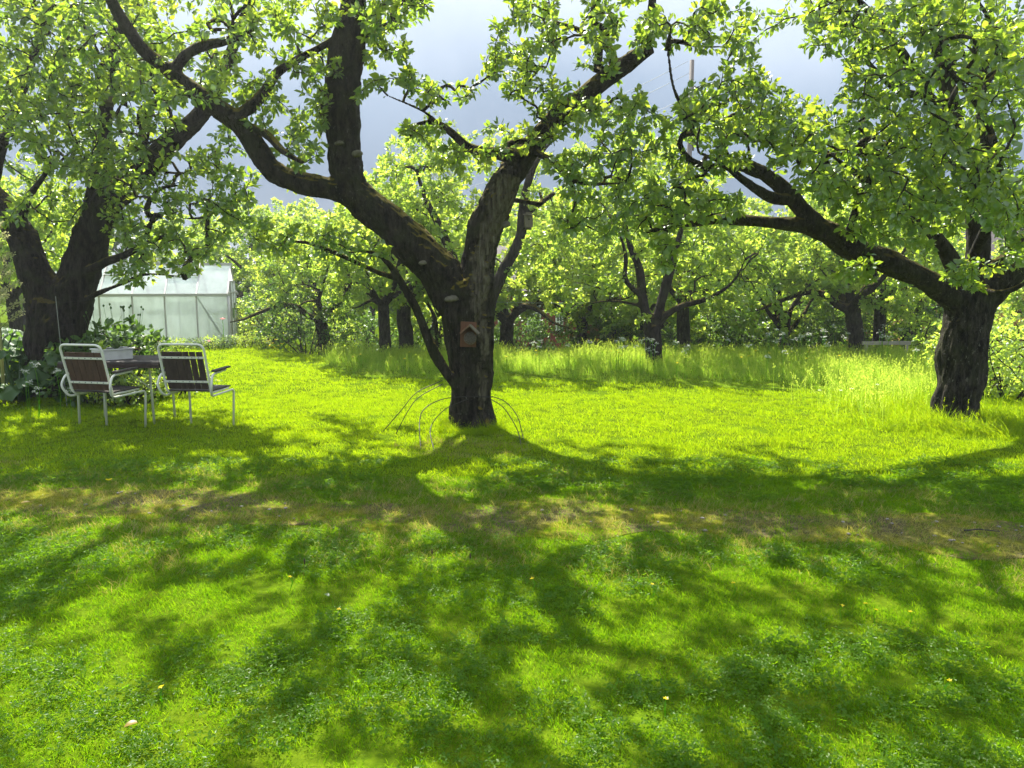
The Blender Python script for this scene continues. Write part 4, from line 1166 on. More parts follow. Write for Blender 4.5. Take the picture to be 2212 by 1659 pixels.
def blade_leaf(name, L_, W_, mat, par, base, az, el, curl=.5, nseg=6, wav=0.0, seed=0):
    """a single big leaf: a folded, wavy blade with its own edges"""
    rg = random.Random(seed)
    vs = []; fs = []
    d = Vector((math.cos(az) * math.cos(el), math.sin(az) * math.cos(el), math.sin(el)))
    side = Vector((-math.sin(az), math.cos(az), 0))
    p = Vector(base); a = el
    for i in range(nseg + 1):
        t = i / nseg
        wd = W_ * (math.sin(math.pi * min(1, .06 + .94 * t) ** .75) ** .8) * .5
        nrm = side.cross(Vector((math.cos(az) * math.cos(a), math.sin(az) * math.cos(a), math.sin(a)))) * -1
        for k in (-2, -1, 0, 1, 2):
            s = k / 2
            z = .22 * abs(s) * wd + wav * W_ * math.sin(t * 11 + k * 2.1 + seed) * abs(s)
            vs.append(p + side * (s * wd) + nrm * -z * -1)
        p = p + Vector((math.cos(az) * math.cos(a), math.sin(az) * math.cos(a), math.sin(a))) * (L_ / nseg)
        a -= curl / nseg * (1 + t)
    for i in range(nseg):
        for k in range(4):
            o = i * 5 + k
            fs.append((o, o + 1, o + 6, o + 5))
    me = bpy.data.meshes.new(name); me.from_pydata([tuple(v) for v in vs], [], fs)
    me.materials.append(M[mat]); me.polygons.foreach_set('use_smooth', [True] * len(fs))
    at = me.attributes.new('rnd', 'FLOAT', 'POINT'); at.data.foreach_set('value', [rg.random()] * len(vs))
    me.update()
    return link(name, me, par)

fx = thing('leafy_seedling', 'broad-leaved grey-green seedling growing in the white planter box', 'plant', (-4.47, 8.70, .815))
for i in range(11):
    z = .02 + .022 * i
    blade_leaf('leaf', U(.13, .2), U(.055, .075), 'leaf_grey', fx, (U(-.02, .02), U(-.02, .02), z * .7), i * 2.4, U(.5, 1.1), U(.6, 1.2), seed=i)
mb = MB(); mb.tube([(0, 0, 0), (.01, 0, .15), (0, .01, .27)], [.008, .006, .003], 6); mb.build('stem', M['leaf_grey'], fx)
fx2 = thing('leafy_seedling', 'smaller bushy seedling at the left end of the planter box', 'plant', (-4.58, 8.62, .815))
for i in range(9):
    blade_leaf('leaf', U(.10, .16), U(.04, .06), 'leaf_far', fx2, (U(-.02, .02), U(-.02, .02), .01 * i), i * 2.4, U(.6, 1.2), U(.5, 1.0), seed=40 + i)

# ------------------------------------------------------------------ things on the trees
def frame_on(bv, u, v):
    return cast(bv, u, v)
# bracket fungi are parts of the tree they grow on
def fungus(bv, root, u, v, w_, h_, seed):
    p, n = cast(bv, u, v)
    rg = random.Random(seed)
    me = MB(); rings = 7; seg = 12
    vs = []; fs = []
    for i in range(rings):
        t = i / (rings - 1)
        ang = -math.pi / 2 + math.pi * t
        rr = math.cos(ang) ** .8 if 0 < t < 1 else .02
        for k in range(seg):
            a = 2 * math.pi * k / seg
            wob = 1 + .12 * math.sin(3 * a + seed) + rg.uniform(-.05, .05)
            vs.append(Vector((math.cos(a) * rr * w_ * wob, math.sin(a) * rr * w_ * .85, math.sin(ang) * h_ * (.55 if ang < 0 else 1.0) + .1 * h_ * math.cos(a))))
    for i in range(rings - 1):
        for k in range(seg):
            k2 = (k + 1) % seg
            fs.append((i * seg + k, i * seg + k2, (i + 1) * seg + k2, (i + 1) * seg + k))
    q = p + n * w_ * .25 - Vector(root.location)
    me.add([q + x for x in vs], fs)
    return me.build('bracket_fungus', M['fungus'], root, True)
for i, (u, v, w_, h_) in enumerate([(732, 311, .05, .03), (768, 334, .06, .045), (912, 568, .042, .032), (976, 648, .075, .045), (1092, 484, .055, .045)]):
    fungus(mid_bv, mid_root, u, v, w_, h_, i)

# insect hotel nailed to the old trunk
p, n = cast(mid_bv, 1014, 722)
q2, _ = cast(mid_bv, 1000, 700)
hx = thing('insect_hotel', 'small gabled insect hotel of reeds on an orange board, nailed to the trunk', 'insect hotel', (p.x, min(p.y, q2.y) - .012, p.z), math.radians(-5))
hx.rotation_euler = (0, math.radians(2), math.radians(-4))
mb = MB(); mb.box((-.01, 0, 0), (.17, .02, .27)); mb.build('backboard', M['hotel'], hx, bevel=.002)
for s, mt in ((-1, 'hotel_roof'), (1, 'nest')):
    mb = MB()
    Rm = Matrix.Rotation(s * math.radians(42), 3, 'Y')
    mb.box(Vector((.015 + s * .048, -.075, .062)), (.135, .13, .016), Rm)
    mb.build('roof_board', M[mt], hx, bevel=.002)
mb = MB(); mb.lathe([(.064, -.12), (.064, -.012)], 20, Matrix.Translation((.018, -.135, -.035)) @ Matrix.Rotation(math.pi / 2, 4, 'X') @ Matrix.Translation((0, 0, 0)))
# reeds packed in a ring
ring = MB(); ring.tube([(.018 + .064 * math.cos(a), -.06, -.035 + .064 * math.sin(a)) for a in np.linspace(0, 2 * math.pi, 21)], .005, 5)
ring.build('ring', M['reed'], hx)
kk = 0
for a in np.arange(-.055, .056, .0125):
    for b in np.arange(-.055, .056, .0125):
        aa = a + (.006 if int(round(b / .0125)) % 2 else 0)
        if aa * aa + b * b < .0555 ** 2:
            mb = MB(); mb.tube([(.018 + aa, -.012, -.035 + b), (.018 + aa, -.095 - U(0, .015), -.035 + b)], .0063, 6)
            re_ = mb.build('reed', M['reed'], hx)
            y_ = re_.data.vertices[6].co.y
            mb = MB(); mb.tube([(.018 + aa, y_ + .002, -.035 + b), (.018 + aa, y_ - .0008, -.035 + b)], .0033, 6)
            mb.build('hole', M['hole'], re_)
            kk += 1

# nest boxes
def nest_box(label, loc, rz, w_, d_, h_):
    t = thing('nest_box', label, 'nest box', loc, rz, None)
    mb = MB(); mb.box((0, -d_ / 2, 0), (w_, .016, h_)); mb.build('front_board', M['nest'], t)
    for s in (-1, 1):
        mb = MB(); mb.box((s * (w_ / 2 - .006), 0, .008), (.014, d_ - .018, h_ + .012)); mb.build('side_board', M['nest'], t)
    mb = MB(); mb.box((0, d_ / 2, .02), (w_, .016, h_ + .12)); mb.build('back_board', M['nest'], t)
    mb = MB(); mb.box((0, -.02, h_ / 2 + .03), (w_ + .05, d_ + .07, .018), Matrix.Rotation(.12, 3, 'X')); mb.build('lid', M['nest'], t)
    mb = MB(); mb.box((0, 0, -h_ / 2 + .012), (w_ - .03, d_ - .02, .014)); mb.build('floor_board', M['nest'], t)
    mb = MB(); mb.lathe([(.016, 0), (.016, .004)], 12, Matrix.Translation((0, -d_ / 2 - .0075, h_ * .2)) @ Matrix.Rotation(math.pi / 2, 4, 'X')); mb.build('entrance_hole', M['hole'], t)
    return t
pb = P(1141, 480, D3 - .02)
nest_box('weathered nest box seen past the bare right-hand stem of the old tree', (pb.x, pb.y - .1, pb.z), math.radians(8), .145, .13, .2)
pb = P(229, 205, DL - .5)
nest_box('weathered nest box high among the leaves of the twin-stemmed tree', tuple(pb), math.radians(-10), .12, .12, .19)

# bent rods stuck round the old trunk
rods = [([(955, 822, D - .3), (900, 848, D - .5), (868, 885, D - .6), (824, 936, 0)], 'bent rod reaching furthest left from the old trunk'),
        ([(957, 829, D - .3), (905, 858, D - .45), (880, 890, D - .55), (855, 938, 0)], 'bent rod left of the trunk, crossing the longest one'),
        ([(1063, 858, D - .25), (1000, 857, D - .33), (950, 864, D - .45), (915, 885, D - .65), (906, 915, D - .8), (909, 972, 0)], 'bent rod standing upright at its left end before the trunk'),
        ([(1010, 862, D - .33), (960, 885, D - .5), (930, 925, D - .7), (938, 975, 0)], 'short bent rod low in front of the trunk'),
        ([(1062, 856, D - .22), (1092, 868, D - .4), (1118, 900, D - .6), (1130, 945, D - .75), (1142, 972, 0)], 'bent rod reaching furthest right from the old trunk'),
        ([(1060, 862, D - .22), (1085, 878, D - .4), (1105, 905, D - .6), (1120, 935, D - .7), (1126, 966, 0)], 'bent rod just inside the rightmost one')]
for pts, lab in rods:
    pp = []
    for (u, v, d) in pts:
        q = G(u, v) if d == 0 else P(u, v, d)
        pp.append((*q, 1.0))
    A = spline(pp, .05)
    mb = MB(); mb.tube(A[:, :3], .005, 6)
    tag(mb.build('bent_rod', M['rod'], None, True), lab, 'rod', 'bent rods round the old trunk')

# ------------------------------------------------------------------ left bed: rhubarb, blooms, trellis, peony
def big_leaf(par, base, az, stalk, size, seed, tilt=.35):
    """rhubarb leaf: stalk and a broad wavy heart-shaped blade"""
    rg = random.Random(seed)
    b = Vector(base)
    el = rg.uniform(.7, 1.15)
    tip = b + Vector((math.cos(az) * math.cos(el), math.sin(az) * math.cos(el), math.sin(el))) * stalk
    mb = MB(); mb.tube([b, (b + tip) / 2 + Vector((0, 0, .05)), tip], [.018, .014, .010], 6)
    mb.build('stalk', M['rhubarb'], par, True)
    vs = [tip]; fs = []
    fwd = Vector((math.cos(az), math.sin(az), -tilt)).normalized(); side = Vector((-math.sin(az), math.cos(az), 0)); up = fwd.cross(side) * -1
    up = side.cross(fwd) * -1 if up.z < 0 else up
    seg, rings = 22, 5
    for i in range(1, rings + 1):
        t = i / rings
        for k in range(seg):
            th = -math.pi + 2 * math.pi * (k + .5) / seg
            heart = (.62 + .38 * math.cos(th)) * (1 + .10 * math.sin(th * 6 + seed)) + .12 * (abs(th) > 2.5)
            rr = size * t * heart
            z = .17 * size * math.sin(th * 7 + seed) * t * t + .05 * size * math.sin(th * 3 + t * 9 + seed) - .22 * size * t * t + .05 * size * abs(math.sin(th * 2.5)) * t
            vs.append(tip + fwd * (math.cos(th) * rr) + side * (math.sin(th) * rr * .95) + up * z)
    for k in range(seg - 1): fs.append((0, 1 + k, 2 + k))
    for i in range(rings - 1):
        for k in range(seg - 1):
            o = 1 + i * seg + k
            fs.append((o, o + seg, o + seg + 1, o + 1))
    me = bpy.data.meshes.new('leaf'); me.from_pydata([tuple(v) for v in vs], [], fs)
    me.materials.append(M['rhubarb']); me.polygons.foreach_set('use_smooth', [True] * len(fs))
    at = me.attributes.new('rnd', 'FLOAT', 'POINT'); at.data.foreach_set('value', [rg.random()] * len(vs)); me.update()
    link('leaf', me, par)
rb = [(40, 868, 'rhubarb clump nearest the lawn at the left edge', 22, .85), (-30, 858, 'rhubarb clump cut by the left edge, big drooping leaves', 20, .9), (95, 846, 'rhubarb clump left of the brown-slatted chair', 20, .72), (20, 830, 'rhubarb clump behind the cream flower spike', 20, .95), (110, 822, 'rhubarb clump at the foot of the twin-stemmed tree', 18, .85), (-70, 835, 'rhubarb clump at the far left behind the others', 11, 1.0)]
sd_ = 300
for (u, v, lab, n_, st) in rb:
    g = G(u, v)
    t = thing('rhubarb_plant', lab, 'plant', (g.x, g.y, 0), 0, 'rhubarb plants in the left bed')
    for i in range(n_):
        sd_ += 1
        az = i * 2.4 + U(-.3, .3)
        big_leaf(t, (.05 * math.cos(az), .05 * math.sin(az), 0), az, st * U(.45, 1.15), U(.17, .30), sd_, U(.1, .7))

def panicle(par, base, az, ln, n, rg):
    b = Vector(base)
    d = Vector((math.cos(az) * .75, math.sin(az) * .75, .65)).normalized()
    tip = b + d * ln + Vector((0, 0, -.12 * ln))
    mb = MB(); mb.tube([b, b + d * ln * .55, tip], [.006, .005, .003], 5); st = mb.build('flower_branch', M['cream'], par, True)
    pos = []; dr = []; nr = []
    for i in range(n):
        t = rg.random() ** .7
        q = b.lerp(b + d * ln * .55, t * 2) if t < .5 else (b + d * ln * .55).lerp(tip, t * 2 - 1)
        rd = Vector((rg.gauss(0, 1), rg.gauss(0, 1), rg.gauss(0, 1))).normalized()
        pos.append(tuple(q + rd * .022)); dr.append(tuple(rd)); nr.append((rg.gauss(0, 1), rg.gauss(0, 1), rg.gauss(0, 1)))
    n_ = len(pos)
    bl = link('blossom', leaf_mesh('blossom', np.array(pos), np.array(dr), np.array(nr), np.full(n_, .028), 'far', M['cream'], np.random.default_rng(3)), st)
    tag(bl, kind='stuff')
rg = random.Random(8)
g = G(10, 873)
fs_ = thing('flower_spike', 'tall cream rhubarb flower spike rising at the left edge', 'flower', (g.x, g.y, 0))
htop = P(2, 485, g.y).z
mb = MB(); mb.tube([(0, 0, 0), (.02, 0, htop * .4), (0, .01, htop * .75), (.01, 0, htop)], [.022, .02, .014, .006], 8); mb.build('stem', M['cream'], fs_, True)
for i in range(26):
    t = .42 + .58 * i / 26
    panicle(fs_, (.01, 0, htop * t), i * 2.4, .42 * (1.15 - t) + .14, 110, rg)

def umbel(label, x, y, z, h, r, cat='flower', group=None, nfl=60, stems=7, name='umbel_flower', mat='white'):
    """a white umbel on a forked stem"""
    t = thing(name, label, cat, (x, y, z), U(0, 6), group)
    mb = MB(); mb.tube([(0, 0, 0), (.02, .01, h * .5), (0, 0, h * .88)], [.004, .0035, .003], 5)
    tops = []
    for i in range(stems):
        a = i * 2.4; rr = r * math.sqrt((i + .5) / stems)
        q = Vector((rr * math.cos(a), rr * math.sin(a), h + .03 * U(-1, 1) - rr * .2)); tops.append(q)
        mb.tube([(0, 0, h * .88), q], [.002, .0012], 4, False)
    mb.build('stem', M['meadow'], t)
    pos = np.array([tuple(random.choice(tops) + Vector((U(-1, 1) * r * .3, U(-1, 1) * r * .3, U(-.008, .008)))) for _ in range(nfl)])
    dr = RNG.normal(0, 1, (nfl, 3)); dr[:, 2] *= .3
    tag(link('florets', leaf_mesh('florets', pos, dr, np.array([0, 0, 1.]) + RNG.normal(0, .3, (nfl, 3)), np.full(nfl, .02), 'far', M[mat], RNG), t), kind='stuff')
    return t
for (u, v, lab) in [(76, 787, 'white umbel topmost over the rhubarb leaves'), (55, 800, 'white umbel left of the topmost one'), (122, 800, 'white umbel nearest the chair back'), (60, 828, 'broad white umbel low over the rhubarb'), (78, 842, 'white umbel lowest on the rhubarb leaves'), (233, 779, 'white umbel peeping beside the chair rail'), (150, 842, 'white umbel beside the chair arm'), (335, 776, 'white umbel behind the table')]:
    d = 9.0 if u < 200 else 9.9
    q = P(u * .5 if False else u, v - 20 if False else v, d)
    umbel(lab + ', left bed', q.x, q.y, 0, max(.3, q.z), .045, group='white umbels in the left bed', nfl=70)

# wire trellis in front of the twin stems
g = P(150, 800, 9.9)
tr_ = thing('wire_trellis', 'thin wire trellis leaning before the twin-stemmed trunk', 'trellis', (g.x, 9.9, 0))
for i, (u, v0) in enumerate([(118, 640), (148, 638), (176, 636), (196, 640)]):
    top = P(u, v0, 9.9); mb = MB()
    mb.tube([(top.x - g.x + .05, 0, 0), (top.x - g.x, .02, top.z)], .0045 if i == 0 else .0025, 6); mb.build('upright', M['rod' if i else 'wire'], tr_)
for v in (655, 705, 750, 790):
    a = P(121, v, 9.9); b = P(196, v - 8, 9.9); mb = MB()
    mb.tube([(a.x - g.x, .012, a.z), (b.x - g.x, .016, b.z)], .002, 5); mb.build('crossbar', M['rod'], tr_)

# peony bush with bud stalks, lime cushion plants, low border before the greenhouse
g = P(255, 780, 10.4)
po = place_shrub('peony', 'peony_bush', 'dense peony bush with bud stalks behind the garden table', g.x, 10.6, .4, 1.12, z=0, cat='bush')
for i in range(16):
    a = U(0, 6.28); r = U(0, .5); h = U(1.0, 1.22)
    mb = MB(); mb.tube([(r * .6 * math.cos(a), r * .6 * math.sin(a), .5), (r * math.cos(a), r * math.sin(a), h)], [.003, .002], 4)
    mb.lathe([(.004, h - .01), (.011, h), (.011, h + .012), (.003, h + .02)], 6, Matrix.Translation((r * math.cos(a), r * math.sin(a), 0)))
    mb.build('bud_stalk', M['leaf_dark'], po)
place_shrub('peony', 'peony_bush', 'lower peony bush left of the bud stalks, before the trunk', P(195, 780, 10.2).x, 10.2, 2.0, .9, z=0, cat='bush')
for i, (u, d, s, lab, k) in enumerate([(322, 10.6, .95, 'lime green cushion plant showing between the two chairs', 'lime'), (372, 10.9, 1.0, 'lime green cushion plant over the right chair back', 'lime'), (352, 11.6, 1.0, 'yellow-green cushion plant behind the table end', 'lime'), (290, 10.0, .8, 'leafy low plant under the table top', 'low'), (245, 10.0, .8, 'leafy low plant behind the planter box', 'low'), (410, 11.6, .8, 'low green plant right of the chair back', 'low')]):
    place_shrub(k, 'border_plant', lab, px(u, d), d, i, s, 'low plants behind the table', 0, 'plant')
for i, (u, d, s, k, lab) in enumerate([(420, 18.2, .9, 'sage', 'grey-green plant at the greenhouse front'), (455, 18.3, .9, 'low', 'green plant at the greenhouse corner'), (480, 18.4, 1.0, 'sage', 'reddish-grey plant below the downpipe'), (510, 18.8, .9, 'low', 'green plant past the greenhouse corner'), (535, 18.6, 1.0, 'lime', 'lime green plant at the end of the border'), (565, 18.8, .9, 'low', 'green plant under the yellow flowers'), (385, 17.8, .9, 'low', 'green plant before the third greenhouse pane'), (350, 17.8, 1.0, 'sage', 'grey-green plant before the second greenhouse pane'), (318, 17.6, 1.1, 'low', 'green plant before the first clear pane')]):
    place_shrub(k, 'border_plant', lab + ', in the border', px(u, d), d, i * .9, s * .68, 'border plants before the greenhouse', 0, 'plant')
def bloom(name, label, x, y, z, h, mat, r, group, petals=6, cat='flower'):
    t = thing(name, label, cat, (x, y, z), U(0, 6), group)
    mb = MB(); mb.tube([(0, 0, 0), (.01, .01, h * .6), (0, 0, h)], .0022 + r * .05, 4); mb.build('stem', M['meadow'], t)
    a = np.arange(petals) * 2 * math.pi / petals
    dr = np.stack([np.cos(a), np.sin(a), np.full(petals, .45)], 1)
    link('petals', leaf_mesh('petals', np.repeat([[0, 0, h]], petals, 0), dr, np.repeat([[0, 0, 1.]], petals, 0), np.full(petals, r), 'far', M[mat], RNG), t)
    return t
for (u, v, d, m_k, r, lab) in [(481, 690, 18.3, 'red', .09, 'red poppy before the last greenhouse post'), (326, 731, 17.6, 'pink', .07, 'pale pink bloom before the greenhouse'), (340, 738, 17.6, 'pink', .06, 'pink bloom right of the paler one, greenhouse border'), (452, 738, 18.0, 'pink', .07, 'pink bloom low before the diagonal brace')]:
    q = P(u, v, d); bloom('garden_flower', lab, q.x, q.y, 0, q.z, m_k, r, None)
for i, (u, v) in enumerate([(578, 738), (588, 742), (596, 735), (603, 748), (590, 752), (610, 744), (582, 748), (600, 756)]):
    q = P(u, v, 18.8); bloom('garden_flower', ['leftmost low', 'low middle', 'topmost', 'upper right', 'lowest left', 'rightmost', 'lower left', 'lowest right'][i] + ' yellow bloom of the cluster ending the greenhouse border', q.x, q.y, 0, q.z, 'yellow', .075, 'yellow border blooms')

# ------------------------------------------------------------------ houses, pole, wires, rail
hx0, hx1, hy = px(1035, 25.5), px(1345, 25.5), 25.5
rh = thing('red_house', 'red boarded house half hidden behind the shrubs, white window', 'house', ((hx0 + hx1) / 2, hy, -1.3))
w2 = (hx1 - hx0) / 2
mb = MB(); mb.box((0, 2.6, 1.35), (w2 * 2 - .06, 5.1, 2.7)); mb.build('wall', M['red_wall'], rh)
nb = int(w2 * 2 / .15)
me_b = None
for i in range(nb):
    x = -w2 + .15 * (i + .5)
    if me_b is None:
        mb = MB(); mb.box((0, 0, 1.35), (.135, .03, 2.68)); me_b = mb.mesh('board', M['red_wall'])
    link('board', me_b, rh, (x, .035, 0))
mb = MB()
mb.add([(-w2 - .3, -.4, 2.6), (w2 + .3, -.4, 2.6), (w2 + .3, 2.6, 4.3), (-w2 - .3, 2.6, 4.3), (-w2 - .3, 5.6, 2.6), (w2 + .3, 5.6, 2.6)], [(0, 1, 2, 3), (3, 2, 5, 4), (0, 3, 4), (1, 5, 2), (0, 4, 5, 1)])
mb.build('roof', M['roof'], rh)
for u, half in ((1153, .21), (1088, .16), (1208, .1)):
    x = px(u, hy) - (hx0 + hx1) / 2
    zc = 1.3 + .45
    mb = MB()
    for sx in (-1, 1): mb.box((x + sx * half, -.005, zc), (.055, .05, .95))
    for sz_ in (-1, 1): mb.box((x, -.008, zc + sz_ * .45), (half * 2 + .055, .05, .055))
    mb.box((x, -.002, zc), (.03, .04, .86)); mb.box((x, -.0, zc + .13), (half * 2 - .06, .036, .03)); mb.box((x, -.0, zc - .16), (half * 2 - .06, .036, .03))
    wf = mb.build('window', M['trim'], rh)
    mb = MB(); mb.box((x, .008, zc), (half * 2 - .05, .008, .85)); mb.build('pane', M['win'], wf)
oy = 24.0
oh = thing('ochre_house', 'ochre boarded building glimpsed behind the thick right-hand trunk', 'house', (px(2105, oy), oy, -1.3))
ow = (px(2400, oy) - px(1985, oy)) / 2
ox = px(2190, oy) - px(2105, oy)
mb = MB(); mb.box((ox, 2.6, 1.5), (ow * 2 - .06, 5.1, 3.0)); mb.build('wall', M['ochre_wall'], oh)
mb = MB(); mb.box((0, 0, 1.5), (.13, .03, 2.98)); me_b = mb.mesh('board', M['ochre_wall'])
for i in range(int(ow * 2 / .15)):
    link('board', me_b, oh, (ox - ow + .15 * (i + .5), .035, 0))
mb = MB(); mb.add([(ox - ow - .3, -.4, 2.9), (ox + ow + .3, -.4, 2.9), (ox + ow + .3, 2.6, 4.6), (ox - ow - .3, 2.6, 4.6), (ox - ow - .3, 5.6, 2.9), (ox + ow + .3, 5.6, 2.9)], [(0, 1, 2, 3), (3, 2, 5, 4), (0, 3, 4), (1, 5, 2), (0, 4, 5, 1)])
mb.build('roof', M['roof'], oh)

PD = 36
pp_ = P(1495, 130, PD)
pol = thing('utility_pole', 'grey wooden utility pole rising behind the orchard', 'utility pole', (pp_.x, PD, -1.3))
mb = MB(); mb.tube([(0, 0, 0), (0, 0, pp_.z + 1.3)], [.15, .10], 10); mb.build('pole', M['pole'], pol, True)
mb = MB(); mb.tube([(.16, 0, pp_.z - 2.6), (.16, 0, pp_.z + .2)], .05, 8); mb.build('earth_pipe', M['pole'], pol, True)
for i, (dz, x2, lab) in enumerate([(-.05, -.6, 'topmost'), (-.5, 0, 'middle'), (-1.4, .6, 'lowest')]):
    a = Vector((pp_.x + x2 * .3, PD - .02, pp_.z + dz)); b = Vector((pp_.x - 14, PD + 6, pp_.z + dz - 4.5))
    mb = MB(); mb.tube([a.lerp(b, t) + Vector((0, 0, -1.6 * t * (1 - t))) for t in np.linspace(0, 1, 14)], .011, 5)
    tag(mb.build('overhead_wire', M['cable'], None, True), lab + ' overhead wire sagging left from the utility pole', 'wire', 'wires from the utility pole')
a = P(1062, 652, 17.5); b = P(1262, 655, 17.5)
mb = MB(); mb.tube([a, (a + b) / 2 + Vector((0, 0, -.01)), b], .005, 5)
tag(mb.build('washing_line', M['cable'], None), 'thin washing line stretched across in front of the red house', 'line')
g = P(1917, 782, 15.6)
rl = thing('low_rail', 'low pale wooden rail lying along the back of the meadow', 'rail', (g.x, 15.7, 0), .05)
mb = MB(); mb.box((0, 0, .36), (1.0, .05, .07)); mb.build('plank', M['plank'], rl)
for x in (-.42, .42):
    mb = MB(); mb.box((x, 0, .16), (.06, .06, .32)); mb.build('post', M['plank'], rl)

# ------------------------------------------------------------------ grass (scattered tufts)
def tuft_mesh(name, n, rad, h, wid, lean, mat, rng, seg=2, headed=0.0, curl=.5):
    Vv = []; Ff = []; rn = []
    for _ in range(n):
        a = rng.uniform(0, 6.283); r = rad * math.sqrt(rng.random())
        p = np.array([r * math.cos(a), r * math.sin(a), -.004]); hh = h * rng.uniform(.55, 1.15)
        az = rng.uniform(0, 6.283); ln = lean * rng.uniform(.1, 1)
        d = np.array([math.cos(az) * ln, math.sin(az) * ln, 1.0]); d /= np.linalg.norm(d)
        sd2 = np.array([-math.sin(az + 1.2), math.cos(az + 1.2), 0]) * wid * rng.uniform(.6, 1.2) / 2
        o = len(Vv); q = p; rv = rng.random()
        for s in range(seg):
            f = 1 - .35 * s / seg
            Vv += [tuple(q - sd2 * f), tuple(q + sd2 * f)]; rn += [rv, rv]
            q = q + d * hh / seg
            d = d + np.array([math.cos(az), math.sin(az), -.35]) * curl * ln * 1.2 + np.array([0, 0, -.05]); d /= np.linalg.norm(d)
        Vv.append(tuple(q)); rn.append(rv)
        for s in range(seg - 1):
            b = o + 2 * s
            Ff += [(b, b + 1, b + 3), (b, b + 3, b + 2)]
        b = o + 2 * (seg - 1)
        Ff.append((b, b + 1, b + 2))
        if rng.random() < headed:      # seed head
            o = len(Vv); sp = h * .16
            for k in range(7):
                c = q - d * sp * .3 + d * sp * k / 6 + rng.normal(0, h * .012, 3)
                e1 = rng.normal(0, 1, 3); e1 *= h * .022 / np.linalg.norm(e1); e2 = np.array([0, 0, h * .04])
                o = len(Vv); Vv += [tuple(c - e1), tuple(c + e1), tuple(c + e2)]; rn += [1, 1, 1]; Ff.append((o, o + 1, o + 2))
    return npmesh(name, Vv, Ff, mat, {'rnd': rn})

def clover_mesh(name, n, rad, h, ls, rng):
    Vv = []; Ff = []; rn = []
    for _ in range(n):
        a = rng.uniform(0, 6.283); r = rad * math.sqrt(rng.random())
        c = np.array([r * math.cos(a), r * math.sin(a), h * rng.uniform(.55, 1.05)]); rv = rng.random()
        tilt = rng.normal(0, .28, 2); a0 = rng.uniform(0, 6.28); L_ = ls * rng.uniform(.7, 1.2)
        for k in range(3):
            b = a0 + k * 2.094
            def pt(rr, th, up=0):
                x, y = rr * math.cos(th), rr * math.sin(th)
                return tuple(c + np.array([x, y, x * tilt[0] + y * tilt[1] + up]))
            o = len(Vv)
            Vv += [tuple(c), pt(L_ * .75, b - .5, L_ * .12), pt(L_ * 1.05, b - .2, L_ * .05), pt(L_ * .95, b, -.0), pt(L_ * 1.05, b + .2, L_ * .05), pt(L_ * .75, b + .5, L_ * .12)]
            rn += [rv] * 6
            Ff += [(o, o + 1, o + 2), (o, o + 2, o + 3), (o, o + 3, o + 4), (o, o + 4, o + 5)]
    return npmesh(name, Vv, Ff, M['clover'], {'rnd': rn})

def scatter(name, label, pts, scl, meshes, rng, tilt=.12):
    """one object whose geometry nodes set a tuft on every point"""
    n = len(pts)
    me = bpy.data.meshes.new(name)
    me.vertices.add(n); me.vertices.foreach_set('co', np.asarray(pts, np.float32).ravel())
    a = me.attributes.new('rot', 'FLOAT_VECTOR', 'POINT')
    R = np.stack([rng.normal(0, tilt, n), rng.normal(0, tilt, n), rng.uniform(0, 6.283, n)], 1)
    a.data.foreach_set('vector', R.astype(np.float32).ravel())
    a = me.attributes.new('scl', 'FLOAT', 'POINT'); a.data.foreach_set('value', np.asarray(scl, np.float32))
    a = me.attributes.new('pick', 'INT', 'POINT'); a.data.foreach_set('value', rng.integers(0, len(meshes), n).astype(np.int32))
    o = link(name, me)
    ng = bpy.data.node_groups.new(name, 'GeometryNodeTree')
    ng.interface.new_socket('Geometry', in_out='INPUT', socket_type='NodeSocketGeometry')
    ng.interface.new_socket('Geometry', in_out='OUTPUT', socket_type='NodeSocketGeometry')
    Nn = ng.nodes.new; Lk = ng.links.new
    gi, go = Nn('NodeGroupInput'), Nn('NodeGroupOutput')
    m2p = Nn('GeometryNodeMeshToPoints')
    Lk(gi.outputs[0], m2p.inputs['Mesh'])
    iop = Nn('GeometryNodeInstanceOnPoints'); iop.inputs['Pick Instance'].default_value = True
    Lk(m2p.outputs[0], iop.inputs['Points'])
    g2i = Nn('GeometryNodeJoinGeometry')
    for m in reversed(meshes):
        so = bpy.data.objects.new(m.name, m)
        oi = Nn('GeometryNodeObjectInfo'); oi.inputs['Object'].default_value = so; oi.inputs['As Instance'].default_value = True
        Lk(oi.outputs['Geometry'], g2i.inputs[0])
    Lk(g2i.outputs[0], iop.inputs['Instance'])
    for nm, ty, sk in (('rot', 'FLOAT_VECTOR', 'Rotation'), ('scl', 'FLOAT', 'Scale'), ('pick', 'INT', 'Instance Index')):
        na = Nn('GeometryNodeInputNamedAttribute'); na.data_type = ty; na.inputs['Name'].default_value = nm
        src = na.outputs[0]
        if sk == 'Rotation':
            er = Nn('FunctionNodeEulerToRotation'); Lk(src, er.inputs[0]); src = er.outputs[0]
        Lk(src, iop.inputs[sk])
    Lk(iop.outputs[0], go.inputs[0])
    md = o.modifiers.new('scatter', 'NODES'); md.node_group = ng
    tag(o, label, None, None, 'stuff')
    return o

